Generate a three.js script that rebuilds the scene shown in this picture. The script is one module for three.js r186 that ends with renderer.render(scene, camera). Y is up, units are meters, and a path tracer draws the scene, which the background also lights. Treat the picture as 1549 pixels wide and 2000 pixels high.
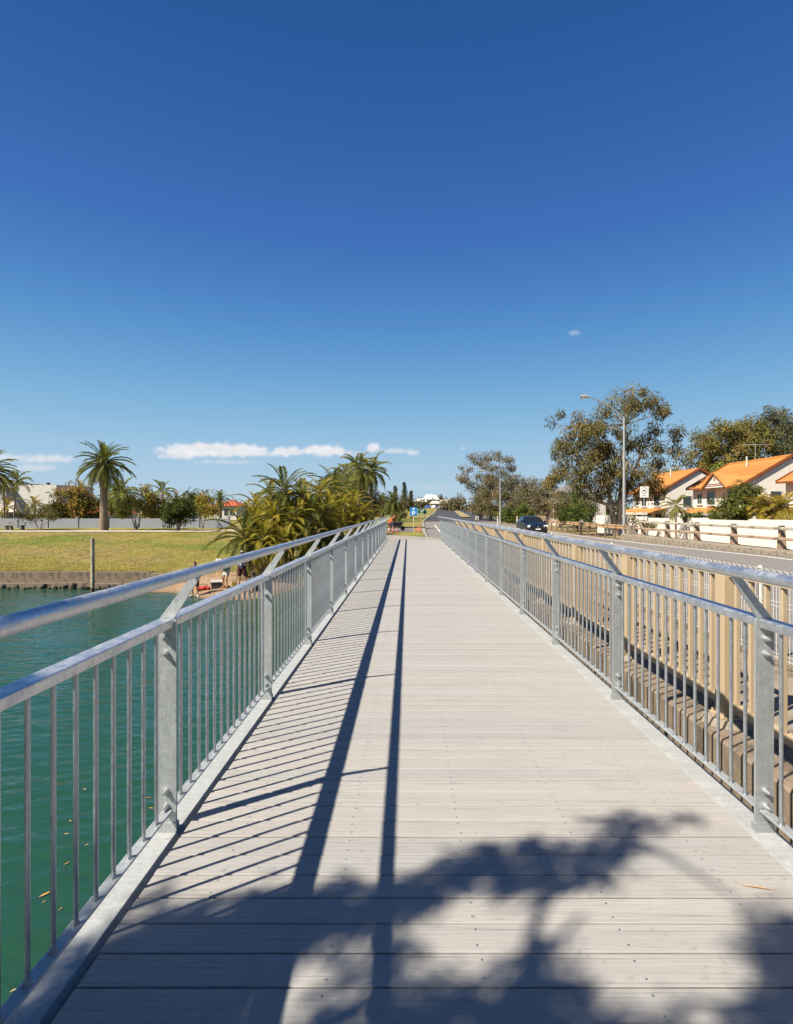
import * as THREE from 'three';
import { mergeGeometries } from 'three/addons/utils/BufferGeometryUtils.js';

// ---------------------------------------------------------------- camera, sky, sun, exposure
const scene = new THREE.Scene();
const EYE = 1.67, FOC = 1050, VX = 797, VY = 998;            // eye height; lens in pixels of a 1549 x 2000 frame
const camera = new THREE.PerspectiveCamera(2 * Math.atan(1000 / FOC) * 180 / Math.PI, 1549 / 2000, 0.05, 3000);
camera.position.set(0, EYE, 0);
camera.lookAt(0, EYE, -10);
camera.setViewOffset(1549, 2000, 774.5 - VX, 1000 - VY, 1549, 2000);
const renderer = new THREE.WebGLRenderer({ antialias: true });
renderer.toneMapping = THREE.LinearToneMapping;
renderer.toneMappingExposure = 2.3;
renderer.shadowMap.enabled = true;
const SUN = new THREE.Vector3(-0.5635, 0.7435, 0.3606).normalize();
const sun = new THREE.DirectionalLight(new THREE.Color().setRGB(1, 0.93, 0.8), 4.3);
sun.position.copy(SUN).multiplyScalar(80).add(new THREE.Vector3(0, 0, -25));
sun.target.position.set(0, 0, -25);
sun.castShadow = true; sun.shadow.mapSize.set(4096, 4096); sun.shadow.radius = 1.3;
Object.assign(sun.shadow.camera, { left: -70, right: 70, top: 70, bottom: -70, near: 1, far: 220 });
scene.add(sun, sun.target);

// ---------------------------------------------------------------- random numbers and noise
function rng(seed) { let a = seed >>> 0; return () => { a = (a + 0x6D2B79F5) >>> 0; let t = a; t = Math.imul(t ^ (t >>> 15), t | 1); t ^= t + Math.imul(t ^ (t >>> 7), t | 61); return ((t ^ (t >>> 14)) >>> 0) / 4294967296; }; }
function hash(ix, iy, s) { let h = Math.imul(ix, 374761393) ^ Math.imul(iy, 668265263) ^ Math.imul(s, 1274126177); h = Math.imul(h ^ (h >>> 13), 1274126177); return ((h ^ (h >>> 16)) >>> 0) / 4294967296; }
function vnoise(x, y, s, px = 0, py = 0) {
  let x0 = Math.floor(x), y0 = Math.floor(y); const fx = x - x0, fy = y - y0, u = fx * fx * (3 - 2 * fx), v = fy * fy * (3 - 2 * fy);
  let x1 = x0 + 1, y1 = y0 + 1;
  if (px) { x0 = ((x0 % px) + px) % px; x1 = ((x1 % px) + px) % px; }
  if (py) { y0 = ((y0 % py) + py) % py; y1 = ((y1 % py) + py) % py; }
  const a = hash(x0, y0, s), b = hash(x1, y0, s), c = hash(x0, y1, s), d = hash(x1, y1, s);
  return a + (b - a) * u + (c - a) * v + (a - b - c + d) * u * v;
}
function fbm(x, y, s, o = 4, px = 0, py = 0) { let r = 0, w = 0.5, t = 0; for (let i = 0; i < o; i++) { r += w * vnoise(x, y, s + i, px, py); t += w; x *= 2; y *= 2; px *= 2; py *= 2; w *= 0.5; } return r / t; }
const lerp = (a, b, t) => a + (b - a) * t, clamp = (x, a, b) => Math.min(b, Math.max(a, x));
const sstep = (a, b, x) => { const t = clamp((x - a) / (b - a), 0, 1); return t * t * (3 - 2 * t); };
function pw(table, x) { for (let i = 1; i < table.length; i++) if (x <= table[i][0]) { const [x0, y0] = table[i - 1], [x1, y1] = table[i]; return lerp(y0, y1, clamp((x - x0) / (x1 - x0), 0, 1)); } return table[table.length - 1][1]; }
const V = (x, y, z) => new THREE.Vector3(x, y, z);
const wx = (px, d) => (px - VX) * d / FOC, wy = (py, d) => EYE - (py - VY) * d / FOC;   // measured sight lines turned into metres at distance d

// ---------------------------------------------------------------- sky
{
  const W = 2048, H = 1024, data = new Float32Array(W * H * 4);
  const lin = c => { c /= 255; return c <= 0.04045 ? c / 12.92 : Math.pow((c + 0.055) / 1.055, 2.4); };
  // elevation in degrees -> measured blue
  const stops = [[0, 190, 212, 224], [3, 176, 205, 226], [6, 160, 197, 225], [10, 134, 182, 220], [15, 104, 160, 210], [20, 82, 137, 200], [25, 68, 118, 188], [30, 60, 107, 178], [36, 51, 97, 166], [43, 41, 89, 153], [60, 31, 72, 131], [90, 24, 60, 115]]
    .map(([e, r, g, b]) => [e, lin(r), lin(g), lin(b)]);
  const at = (e, k) => { // smooth curve through the stops
    let i = 1; while (i < stops.length - 1 && e > stops[i][0]) i++; const P = j => stops[clamp(j, 0, stops.length - 1)], a = P(i - 1), b = P(i), h = b[0] - a[0], t = clamp((e - a[0]) / h, 0, 1), sl = j => (P(j + 1)[k] - P(j - 1)[k]) / (P(j + 1)[0] - P(j - 1)[0]), t2 = t * t, t3 = t2 * t;
    return (2 * t3 - 3 * t2 + 1) * a[k] + (t3 - 2 * t2 + t) * h * sl(i - 1) + (3 * t2 - 2 * t3) * b[k] + (t3 - t2) * h * sl(i); };
  // banks of cloud low over the horizon: azimuth, elevation, half sizes in frame pixels
  const px2az = p => Math.atan((p - VX) / FOC), py2el = y => Math.atan((VY - y) / FOC);
  const banks = [[400, 882, 100, 19, 1], [470, 883, 70, 15, .95], [350, 890, 48, 11, .7], [530, 887, 44, 7, .55], [565, 884, 42, 12, .9], [638, 882, 50, 15, 1], [690, 887, 26, 6, .4], [730, 876, 16, 12, .9], [770, 881, 28, 6, .6], [806, 884, 14, 6, .75], [90, 897, 62, 10, .7], [20, 895, 60, 10, .6], [60, 915, 60, 8, .5], [905, 876, 8, 5, .25], [1122, 651, 12, 6, .28], [440, 903, 80, 5, .35], [850, 950, 60, 4, .15],
    [-260, 890, 120, 14, .8], [-600, 880, 200, 16, .8], [1900, 900, 140, 14, .7], [2600, 890, 200, 16, .8]];
  const bk = banks.map(([x, y, a, b, w]) => [px2az(x), py2el(y) / Math.cos(px2az(x)) * Math.cos(px2az(x)), a / FOC * Math.cos(px2az(x)) ** 2, b / FOC, w]);
  for (let j = 0; j < H; j++) {
    const el = ((j + 0.5) / H - 0.5) * Math.PI, deg = Math.max(0, el * 180 / Math.PI);
    const r = at(deg, 1), g = at(deg, 2), b = at(deg, 3);
    for (let i = 0; i < W; i++) {
      const th = ((i + 0.5) / W - 0.5) * 2 * Math.PI, dx = Math.cos(th), dz = Math.sin(th), az = Math.atan2(dx, -dz);
      let c = 0;
      if (deg < 30 && el > 0) {
        const elp = Math.atan(Math.tan(el) / Math.max(0.2, Math.cos(az)));   // back to frame rows
        for (const [a0, e0, ra, re, w] of bk) {
          const da = (az - a0) / ra; if (Math.abs(da) > 1.7) continue;
          let de = (elp - e0) / re; de = de < 0 ? de * 1.5 : de;
          const n = fbm(az * 130, elp * 260, 7, 5) - 0.5;
          const q = 1 - da * da - de * de + n * 1.5;
          c = Math.max(c, w * sstep(0.0, 0.55, q));
        }
      }
      const k = (j * W + i) * 4, sh = 0.86 + 0.2 * fbm(az * 60, el * 150, 12, 3);
      const ex = 1 / 2.3; data[k] = ex * lerp(r, 0.86 * sh, c); data[k + 1] = ex * lerp(g, 0.87 * sh, c); data[k + 2] = ex * lerp(b, 0.9 * sh, c); data[k + 3] = 1;
    }
  }
  const sky = new THREE.DataTexture(data, W, H, THREE.RGBAFormat, THREE.FloatType);
  sky.mapping = THREE.EquirectangularReflectionMapping; sky.magFilter = THREE.LinearFilter; sky.minFilter = THREE.LinearFilter; sky.wrapS = THREE.RepeatWrapping; sky.needsUpdate = true;
  scene.background = sky; scene.environment = sky;
}

// ---------------------------------------------------------------- object helpers
const taken = {};
function numbered(n) { const k = taken[n] = (taken[n] ?? -1) + 1; return k ? `${n}_${String(k).padStart(3, '0')}` : n; }
function tag(o, label, category, group, kind) { o.userData = {}; if (label) o.userData.label = label; if (category) o.userData.category = category; if (group) o.userData.group = group; if (kind) o.userData.kind = kind; return o; }
function thing(name, label, category, pos = [0, 0, 0], ry = 0, group) { const g = new THREE.Group(); g.name = numbered(name); g.position.set(...pos); g.rotation.y = ry; scene.add(g); return tag(g, label, category, group); }
function mesh(name, geo, mat, parent, pos, rot) { const m = new THREE.Mesh(geo, mat); m.name = parent ? name : numbered(name); m.castShadow = m.receiveShadow = true; if (pos) m.position.set(...pos); if (rot) m.rotation.set(...rot); (parent || scene).add(m); return m; }
function struct(name, geo, mat, label) { const m = mesh(name, geo, mat); m.userData = { kind: 'structure', label, category: name.replace(/_/g, ' ').split(' ').slice(0, 2).join(' ') }; return m; }
function copyOf(o, label, group) { const c = o.clone(); c.name = numbered(o.name.replace(/_\d{3}$/, '')); c.userData = { ...o.userData }; if (label) c.userData.label = label; if (group) c.userData.group = group; scene.add(c); return c; }
const C = (r, g, b) => new THREE.Color().setRGB(r, g, b);

// mesh builder: quads, boxes, bars and tubes merged into one geometry, uv in metres
class MB {
  constructor() { this.p = []; this.n = []; this.u = []; this.c = []; this.i = []; this.hasC = false; }
  get count() { return this.p.length / 3; }
  vert(p, n, u, v, col) { this.p.push(p.x, p.y, p.z); this.n.push(n.x, n.y, n.z); this.u.push(u, v); if (col) { this.hasC = true; this.c.push(col[0], col[1], col[2]); } else this.c.push(1, 1, 1); return this.count - 1; }
  quad(a, b, c, d, col, uo = 0, vo = 0) {
    const e1 = b.clone().sub(a), e2 = d.clone().sub(a), n = e1.clone().cross(e2).normalize(), l1 = e1.length(), l2 = e2.length(), k = this.count;
    if (!isFinite(n.x) || n.lengthSq() < 0.5) n.copy(c.clone().sub(a).cross(e2)).normalize();
    this.vert(a, n, uo, vo, col); this.vert(b, n, uo + l1, vo, col); this.vert(c, n, uo + l1, vo + l2, col); this.vert(d, n, uo, vo + l2, col);
    this.i.push(k, k + 1, k + 2, k, k + 2, k + 3); return this;
  }
  tri(a, b, c, col) { const n = b.clone().sub(a).cross(c.clone().sub(a)).normalize(), k = this.count; this.vert(a, n, 0, 0, col); this.vert(b, n, a.distanceTo(b), 0, col); this.vert(c, n, 0, a.distanceTo(c), col); this.i.push(k, k + 1, k + 2); return this; }
  hexa(P, col) { // P: 4 bottom corners counter-clockwise from above, then 4 top
    const uo = (P[0].x + P[0].z) * 1.37, q = (a, b, c, d) => this.quad(P[a], P[b], P[c], P[d], col, uo, P[0].y);
    q(4, 5, 6, 7); q(3, 2, 1, 0); q(0, 1, 5, 4); q(1, 2, 6, 5); q(2, 3, 7, 6); q(3, 0, 4, 7); return this;
  }
  box(x0, x1, y0, y1, z0, z1, col) { return this.hexa([V(x0, y0, z1), V(x1, y0, z1), V(x1, y0, z0), V(x0, y0, z0), V(x0, y1, z1), V(x1, y1, z1), V(x1, y1, z0), V(x0, y1, z0)], col); }
  bar(a, b, w, h, col, up = V(0, 1, 0)) { // rectangular bar from a to b
    const t = b.clone().sub(a).normalize(), s = t.clone().cross(up); if (s.lengthSq() < 1e-6) s.set(1, 0, 0); s.normalize(); const v = s.clone().cross(t);
    const f = (o, i, j) => o.clone().addScaledVector(s, i * w / 2).addScaledVector(v, j * h / 2);
    const A = [f(a, -1, -1), f(a, 1, -1), f(a, 1, 1), f(a, -1, 1)], B = [f(b, -1, -1), f(b, 1, -1), f(b, 1, 1), f(b, -1, 1)];
    this.quad(A[0], A[1], A[2], A[3], col); this.quad(B[1], B[0], B[3], B[2], col);
    for (let k = 0; k < 4; k++) { const m = (k + 1) % 4; this.quad(A[m], A[k], B[k], B[m], col); } return this;
  }
  tube(pts, rad, seg = 8, col, caps = true) {
    const N = pts.length, k0 = this.count; let len = 0, ref = null;
    for (let i = 0; i < N; i++) {
      const t = pts[Math.min(i + 1, N - 1)].clone().sub(pts[Math.max(i - 1, 0)]).normalize();
      if (!ref) { ref = Math.abs(t.y) > 0.9 ? V(1, 0, 0) : V(0, 1, 0); }
      const s = t.clone().cross(ref).normalize(), v = s.clone().cross(t); ref = v.clone();
      if (i) len += pts[i].distanceTo(pts[i - 1]);
      const r = Array.isArray(rad) ? rad[i] : rad;
      for (let j = 0; j <= seg; j++) { const a = j / seg * Math.PI * 2, n = s.clone().multiplyScalar(Math.cos(a)).addScaledVector(v, Math.sin(a)); this.vert(pts[i].clone().addScaledVector(n, r), n, j / seg * Math.PI * 2 * r, len, col); }
    }
    for (let i = 0; i < N - 1; i++) for (let j = 0; j < seg; j++) { const a = k0 + i * (seg + 1) + j, b = a + seg + 1; this.i.push(a, b, a + 1, a + 1, b, b + 1); }
    if (caps) for (const e of [0, N - 1]) {
      const t = (e ? pts[e].clone().sub(pts[e - 1]) : pts[0].clone().sub(pts[1])).normalize(), c = this.vert(pts[e], t, 0, 0, col), k = this.count;
      for (let j = 0; j <= seg; j++) { const s = k0 + e * (seg + 1) + j; this.vert(V(this.p[s * 3], this.p[s * 3 + 1], this.p[s * 3 + 2]), t, 0, 0, col); }
      for (let j = 0; j < seg; j++) e ? this.i.push(c, k + j + 1, k + j) : this.i.push(c, k + j, k + j + 1);
    }
    return this;
  }
  prism(poly, z0, z1, col) { // polygon in the xy plane (counter-clockwise) pushed from z0 to z1 (z1 > z0)
    const tr = THREE.ShapeUtils.triangulateShape(poly.map(q => new THREE.Vector2(q[0], q[1])), []);
    for (const [z, f] of [[z1, 1], [z0, -1]]) { const k = this.count, n = V(0, 0, f); for (const q of poly) this.vert(V(q[0], q[1], z), n, q[0], q[1], col); for (const t of tr) f > 0 ? this.i.push(k + t[0], k + t[1], k + t[2]) : this.i.push(k + t[0], k + t[2], k + t[1]); }
    let l = 0; for (let i = 0; i < poly.length; i++) { const a = poly[i], b = poly[(i + 1) % poly.length]; this.quad(V(a[0], a[1], z1), V(a[0], a[1], z0), V(b[0], b[1], z0), V(b[0], b[1], z1), col, 0, l); l += Math.hypot(b[0] - a[0], b[1] - a[1]); }
    return this;
  }
  geo() { const g = new THREE.BufferGeometry(); g.setAttribute('position', new THREE.Float32BufferAttribute(this.p, 3)); g.setAttribute('normal', new THREE.Float32BufferAttribute(this.n, 3)); g.setAttribute('uv', new THREE.Float32BufferAttribute(this.u, 2)); if (this.hasC) g.setAttribute('color', new THREE.Float32BufferAttribute(this.c, 3)); g.setIndex(this.i); return g; }
  build(name, mat, parent, pos, rot) { return mesh(name, this.geo(), mat, parent, pos, rot); }
}
function roundRect(x0, x1, y0, y1, r, n = 3) { const o = []; for (const [cx, cy, a0] of [[x1 - r, y0 + r, -90], [x1 - r, y1 - r, 0], [x0 + r, y1 - r, 90], [x0 + r, y0 + r, 180]]) for (let i = 0; i <= n; i++) { const a = (a0 + 90 * i / n) * Math.PI / 180; o.push([cx + r * Math.cos(a), cy + r * Math.sin(a)]); } return o; }

// ---------------------------------------------------------------- textures and materials
function tex(n, m, f, { rep = [1, 1], srgb = false } = {}) { // f(u,v) -> grey or [r,g,b], 0..1
  const d = new Uint8Array(n * m * 4);
  for (let j = 0; j < m; j++) for (let i = 0; i < n; i++) { const v = f(i / n, j / m), k = (j * n + i) * 4; if (Array.isArray(v)) { d[k] = clamp(v[0], 0, 1) * 255; d[k + 1] = clamp(v[1], 0, 1) * 255; d[k + 2] = clamp(v[2], 0, 1) * 255; } else d[k] = d[k + 1] = d[k + 2] = clamp(v, 0, 1) * 255; d[k + 3] = 255; }
  const t = new THREE.DataTexture(d, n, m); t.wrapS = t.wrapT = THREE.RepeatWrapping; t.magFilter = THREE.LinearFilter; t.minFilter = THREE.LinearMipmapLinearFilter; t.generateMipmaps = true; t.repeat.set(...rep); if (srgb) t.colorSpace = THREE.SRGBColorSpace; t.needsUpdate = true; return t;
}
function mat(color, rough = 0.9, metal = 0, o = {}) { const P = o.transmission !== undefined || o.clearcoat !== undefined; const m = new (P ? THREE.MeshPhysicalMaterial : THREE.MeshStandardMaterial)({ color, roughness: rough, metalness: metal, ...o }); return m; }
const T = {};
T.board = tex(1024, 256, (u, v) => { const s = fbm(u * 5, v * 48, 3, 3, 5, 48), b = fbm(u * 3, v * 7, 9, 3, 3, 7), f = vnoise(u * 60, v * 120, 5, 60, 120), sc = Math.pow(fbm(u * 4, v * 90, 31, 2, 4, 90), 6) * 3; const st = sstep(.56, .74, fbm(u * 7, v * 3, 33, 4, 7, 3)), sp = sstep(.8, .88, vnoise(u * 90, v * 40, 35, 90, 40)) * sstep(.5, .6, vnoise(u * 11, v * 7, 37, 11, 7)); return 0.9 + 0.07 * s + 0.1 * (b - 0.5) + 0.04 * (f - 0.5) - 0.16 * sc - 0.07 * st - 0.12 * sp; }, { rep: [0.5, 1] });
T.boardBump = tex(1024, 256, (u, v) => 0.55 * vnoise(u * 10, v * 64, 3, 10, 64) + 0.3 * vnoise(u * 30, v * 128, 13, 30, 128) + 0.15 * vnoise(u * 200, v * 200, 4, 200, 200), { rep: [0.5, 1] });
T.galv = tex(512, 512, (u, v) => { const a = fbm(u * 40, v * 40, 21, 3, 40, 40), b = fbm(u * 6, v * 6, 23, 4, 6, 6), s = fbm(u * 70, v * 5, 27, 2, 70, 5); return 0.68 + 0.26 * a + 0.14 * (b - 0.5) + 0.16 * (s - 0.5); }, { rep: [1.7, 1.7] });
T.galvR = tex(512, 512, (u, v) => { const a = fbm(u * 24, v * 24, 41, 3, 24, 24), b = fbm(u * 5, v * 5, 43, 4, 5, 5); return 0.36 + 0.3 * a + 0.2 * (b - 0.3); }, { rep: [1.7, 1.7] });
T.conc = tex(512, 512, (u, v) => { const a = fbm(u * 8, v * 8, 51, 5, 8, 8), b = fbm(u * 90, v * 90, 53, 2, 90, 90), st = Math.pow(fbm(u * 5, v * 5, 59, 4, 5, 5), 2.2); return 0.55 + 0.5 * a + 0.22 * (b - 0.5) - 0.35 * st + 0.1; }, { rep: [0.5, 0.5] });
T.concW = tex(512, 512, (u, v) => { const a = fbm(u * 8, v * 8, 151, 5, 8, 8), b = fbm(u * 120, v * 120, 153, 2, 120, 120), st = sstep(0.5, 0.72, fbm(u * 9, v * 4, 159, 4, 9, 4)), l = sstep(0.55, 0.75, fbm(u * 20, v * 20, 161, 3, 20, 20)); return [0.72 + 0.35 * a + 0.3 * (b - 0.5) - 0.38 * st + 0.1 * l, 0.7 + 0.35 * a + 0.3 * (b - 0.5) - 0.38 * st + 0.12 * l, 0.66 + 0.35 * a + 0.3 * (b - 0.5) - 0.36 * st + 0.08 * l]; }, { rep: [0.6, 0.6] });
T.grain = tex(512, 512, (u, v) => 0.6 + 0.4 * vnoise(u * 170, v * 170, 61, 170, 170) + 0.35 * (fbm(u * 12, v * 12, 63, 4, 12, 12) - 0.5), { rep: [0.8, 0.8] });
T.grainFar = T.grain.clone(); T.grainFar.repeat.set(0.17, 0.17); T.grainFar.needsUpdate = true;
T.lawn = tex(1024, 1024, (u, v) => { const a = fbm(u * 22, v * 22, 71, 4, 22, 22), b = vnoise(u * 300, v * 300, 73, 300, 300), c = fbm(u * 90, v * 90, 75, 2, 90, 90); return 0.36 + 0.5 * a + 0.3 * b + 0.45 * (c - 0.35); }, { rep: [0.11, 0.11] });
T.bark = tex(256, 512, (u, v) => { const a = fbm(u * 12, v * 8, 81, 4, 12, 8), b = sstep(0.5, 0.65, fbm(u * 4, v * 5, 83, 3, 4, 5)); return [0.55 + 0.4 * a + 0.2 * b, 0.52 + 0.4 * a + 0.2 * b, 0.48 + 0.4 * a + 0.2 * b]; }, { rep: [0.8, 0.4] });
T.wave = tex(1024, 1024, (u, v) => { let h = 0; const W = [[3, 11, 1, .8], [-5, 14, 2, .7], [7, 17, .3, .6], [-9, 23, 4, .45], [12, 31, 5, .35], [-3, 27, 2.2, .4], [17, 41, 1.1, .22], [-21, 47, 3.3, .2], [29, 71, .7, .12], [-33, 83, 2.7, .1]]; const w = 1.6 * (fbm(u * 6, v * 6, 91, 3, 6, 6) - 0.5), q = 0.4 + 1.2 * fbm(u * 4, v * 5, 95, 3, 4, 5); for (const [a, b, p, k] of W) h += k * Math.sin(2 * Math.PI * (a * u + b * v) + p + w * 3.0); return 0.5 + 0.11 * q * h + 0.05 * (fbm(u * 80, v * 110, 93, 2, 80, 110) - 0.5); }, { rep: [1 / 7, 1 / 7] });
T.tile = tex(256, 256, (u, v) => 0.78 + 0.3 * fbm(u * 10, v * 10, 101, 3, 10, 10) + 0.12 * (vnoise(u * 40, v * 40, 103, 40, 40) - 0.5), { rep: [0.35, 0.35] });
T.render = tex(512, 512, (u, v) => { const st = sstep(0.58, 0.8, fbm(u * 14, v * 3, 107, 3, 14, 3)); return 0.9 + 0.12 * (fbm(u * 7, v * 7, 109, 4, 7, 7) - 0.3) - 0.14 * st; }, { rep: [0.23, 0.23] });

const M = {};
M.boards = [[0.319, 0.301, 0.28], [0.334, 0.311, 0.286], [0.305, 0.291, 0.272], [0.326, 0.307, 0.285], [0.308, 0.295, 0.278], [0.299, 0.284, 0.267], [0.324, 0.301, 0.276]].map(c => mat(C(...c), 0.72, 0, { map: T.board, bumpMap: T.boardBump, bumpScale: 0.0022 }));
M.galv = mat(C(0.478, 0.499, 0.499), 1, 0.5, { map: T.galv, roughnessMap: T.galvR });
M.galvPipe = mat(C(.74, .76, .79), 0.9, 0.92, { map: T.galv, roughnessMap: T.galvR });
M.galvDull = mat(C(0.442, 0.451, 0.442), 0.62, 0.2, { map: T.galv, bumpMap: T.conc, bumpScale: 0.0008 });
M.galvBar = mat(C(.54, .575, .61), 0.75, 0.85, { map: T.galv, roughnessMap: T.galvR });
M.screw = mat(C(.30, .30, .30), 0.4, 0.8);
M.bolt = mat(C(.62, .63, .64), 0.35, 0.85);
M.beige = mat(C(0.439, 0.333, 0.209), 0.5, 0, { map: T.render });
M.concOld = mat(C(0.213, 0.163, 0.119), 0.95, 0, { map: T.concW, bumpMap: T.grain, bumpScale: 0.006 });
M.mortar = mat(C(0.308, 0.255, 0.189), 0.95, 0, { map: T.conc, bumpMap: T.conc, bumpScale: 0.02 });
M.pave = mat(C(0.249, 0.201, 0.157), 0.95, 0, { map: T.concW, bumpMap: T.grain, bumpScale: 0.004 });
M.conc = mat(C(0.319, 0.285, 0.243), 0.9, 0, { map: T.conc, bumpMap: T.grain, bumpScale: 0.003 });
M.kerb = mat(C(0.249, 0.211, 0.166), 0.95, 0, { map: T.concW, bumpMap: T.grain, bumpScale: 0.006 });
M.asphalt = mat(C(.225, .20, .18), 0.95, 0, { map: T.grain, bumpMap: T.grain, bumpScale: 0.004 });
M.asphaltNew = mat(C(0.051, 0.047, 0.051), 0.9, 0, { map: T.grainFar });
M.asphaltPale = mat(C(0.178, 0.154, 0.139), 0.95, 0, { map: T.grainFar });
M.paint = mat(C(.72, .70, .65), 0.7, 0, { map: T.render });
M.whiteWire = mat(C(0.551, 0.524, 0.468), 0.5);
M.white = mat(C(0.603, 0.573, 0.520), 0.9, 0, { map: T.render });
M.wallRend = mat(C(0.753, 0.687, 0.595), 0.9, 0, { map: T.render });
M.blueWall = mat(C(0.265, 0.281, 0.319), 0.9, 0, { map: T.render });
M.greyHouse = mat(C(0.332, 0.314, 0.296), 0.9, 0, { map: T.render });
M.roofOr = [[0.436, 0.181, 0.041], [0.404, 0.165, 0.035], [0.46, 0.198, 0.045], [0.42, 0.169, 0.041], [0.379, 0.145, 0.036]].map(c => mat(C(...c), 0.8, 0, { map: T.tile }));
M.roofEdge = mat(C(0.234, 0.062, 0.015), 0.8, 0, { map: T.tile });
M.roofRed = mat(C(0.361, 0.077, 0.030), 0.85, 0, { map: T.tile });
M.roofGrey = mat(C(0.172, 0.163, 0.163), 0.85, 0, { map: T.tile });
M.brickRed = mat(C(0.361, 0.138, 0.060), 0.9, 0, { map: T.tile });
M.glass = mat(C(.05, .075, .075), 0.06, 0, { map: T.render });
M.darkIn = mat(C(.06, .055, .05), 0.9);
M.ochre = mat(C(0.371, 0.261, 0.186), 0.75, 0, { map: T.concW });
M.ochreLite = mat(C(0.395, 0.348, 0.285), 0.7, 0, { map: T.concW });
M.guard = mat(C(.46, .30, .17), 0.6, 0.1, { map: T.concW });
M.lampSteel = mat(C(.52, .52, .51), 0.45, 0.5, { map: T.galv });
M.timber = mat(C(0.178, 0.154, 0.113), 0.9, 0, { map: T.bark });
M.rock = mat(C(.10, .075, .055), 0.95, 0, { map: T.conc });
M.barkPale = mat(C(0.317, 0.269, 0.213), 0.9, 0, { map: T.bark, bumpMap: T.bark, bumpScale: 0.02 });
M.barkDark = mat(C(.16, .12, .085), 0.95, 0, { map: T.bark, bumpMap: T.bark, bumpScale: 0.03 });
M.barkPalm = mat(C(.24, .185, .135), 0.95, 0, { map: T.bark, bumpMap: T.bark, bumpScale: 0.03 });
M.leaf = mat(C(1, 1, 1), 1, 0, { transmission: 0.4, specularIntensity: 0.15, vertexColors: true, side: THREE.DoubleSide });
M.frond = mat(C(1, 1, 1), 0.8, 0, { transmission: 0.35, specularIntensity: 0.3, vertexColors: true, side: THREE.DoubleSide });
// ---------------------------------------------------------------- terrain
const WATER = -2.75;
const hroadT = [[-80, -.2], [45, -.2], [80, -.05], [120, .5], [160, 1.1], [220, 2.1], [280, 3.4], [330, 4.2], [400, 4.6], [1500, 6]];
const hroad = d => pw(hroadT, d);
const roadL = d => pw([[-60, 4.62], [31.6, 4.62], [32.2, 1.5], [33.6, 1.3], [45, 1.5], [80, 2.3], [120, 5], [160, 8], [220, 11.6], [280, 15.5], [400, 24], [700, 46]], d);
const roadR = d => pw([[-60, 15.2], [22, 15.2], [30, 14.1], [45, 13], [75, 12.8], [120, 18.2], [160, 21.3], [220, 25.5], [280, 30], [400, 40], [700, 64]], d);
const beachT = [[-60, .3], [-9, 0], [-6, -2.0], [-3, -3.4], [24.5, -3.9], [26.4, -2.79], [27.7, -2.54], [29.5, -2.44], [31.5, -2.24], [36, -1.66], [54, -.36], [75, -.3], [110, 0], [400, 1.5], [1500, 4]];
const wallT = [[-60, .3], [-9, 0], [-6, -2.0], [-3, -3.4], [24.5, -3.9], [31.4, -3.1], [31.6, -1.98], [36, -1.62], [54, -.36], [75, -.3], [110, 0], [400, 1.5], [1500, 4]];
function ground(x, d) {
  const n = 0.12 * (fbm(x * 0.35, d * 0.35, 200, 3) - 0.5);
  const bend = sstep(-9, -13.5, x) * sstep(22, 26, d) * sstep(34, 30, d) * 2.6;      // the beach curves back towards the wall
  const left = lerp(pw(beachT, d - bend), pw(wallT, d), sstep(-14.2, -15.2, x)) + n * sstep(20, 30, d);
  let mid = hroad(d) + (x < roadL(d) - 0.1 ? 0.14 : -0.06);
  if (d < 31.4) mid = lerp(mid, -3.9, sstep(-8, -5, d) * sstep(31.4, 30.9, d));
  const right = d > 36 ? hroad(d) - 0.3 : lerp(-0.5, -3.6, sstep(18, 12, d) * sstep(-9, -5, d));
  let h = lerp(left, mid, sstep(-8.5, -2.4, x));
  if (x > roadR(d)) h = lerp(h, right, sstep(roadR(d), roadR(d) + 3, x));
  return h;
}
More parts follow.
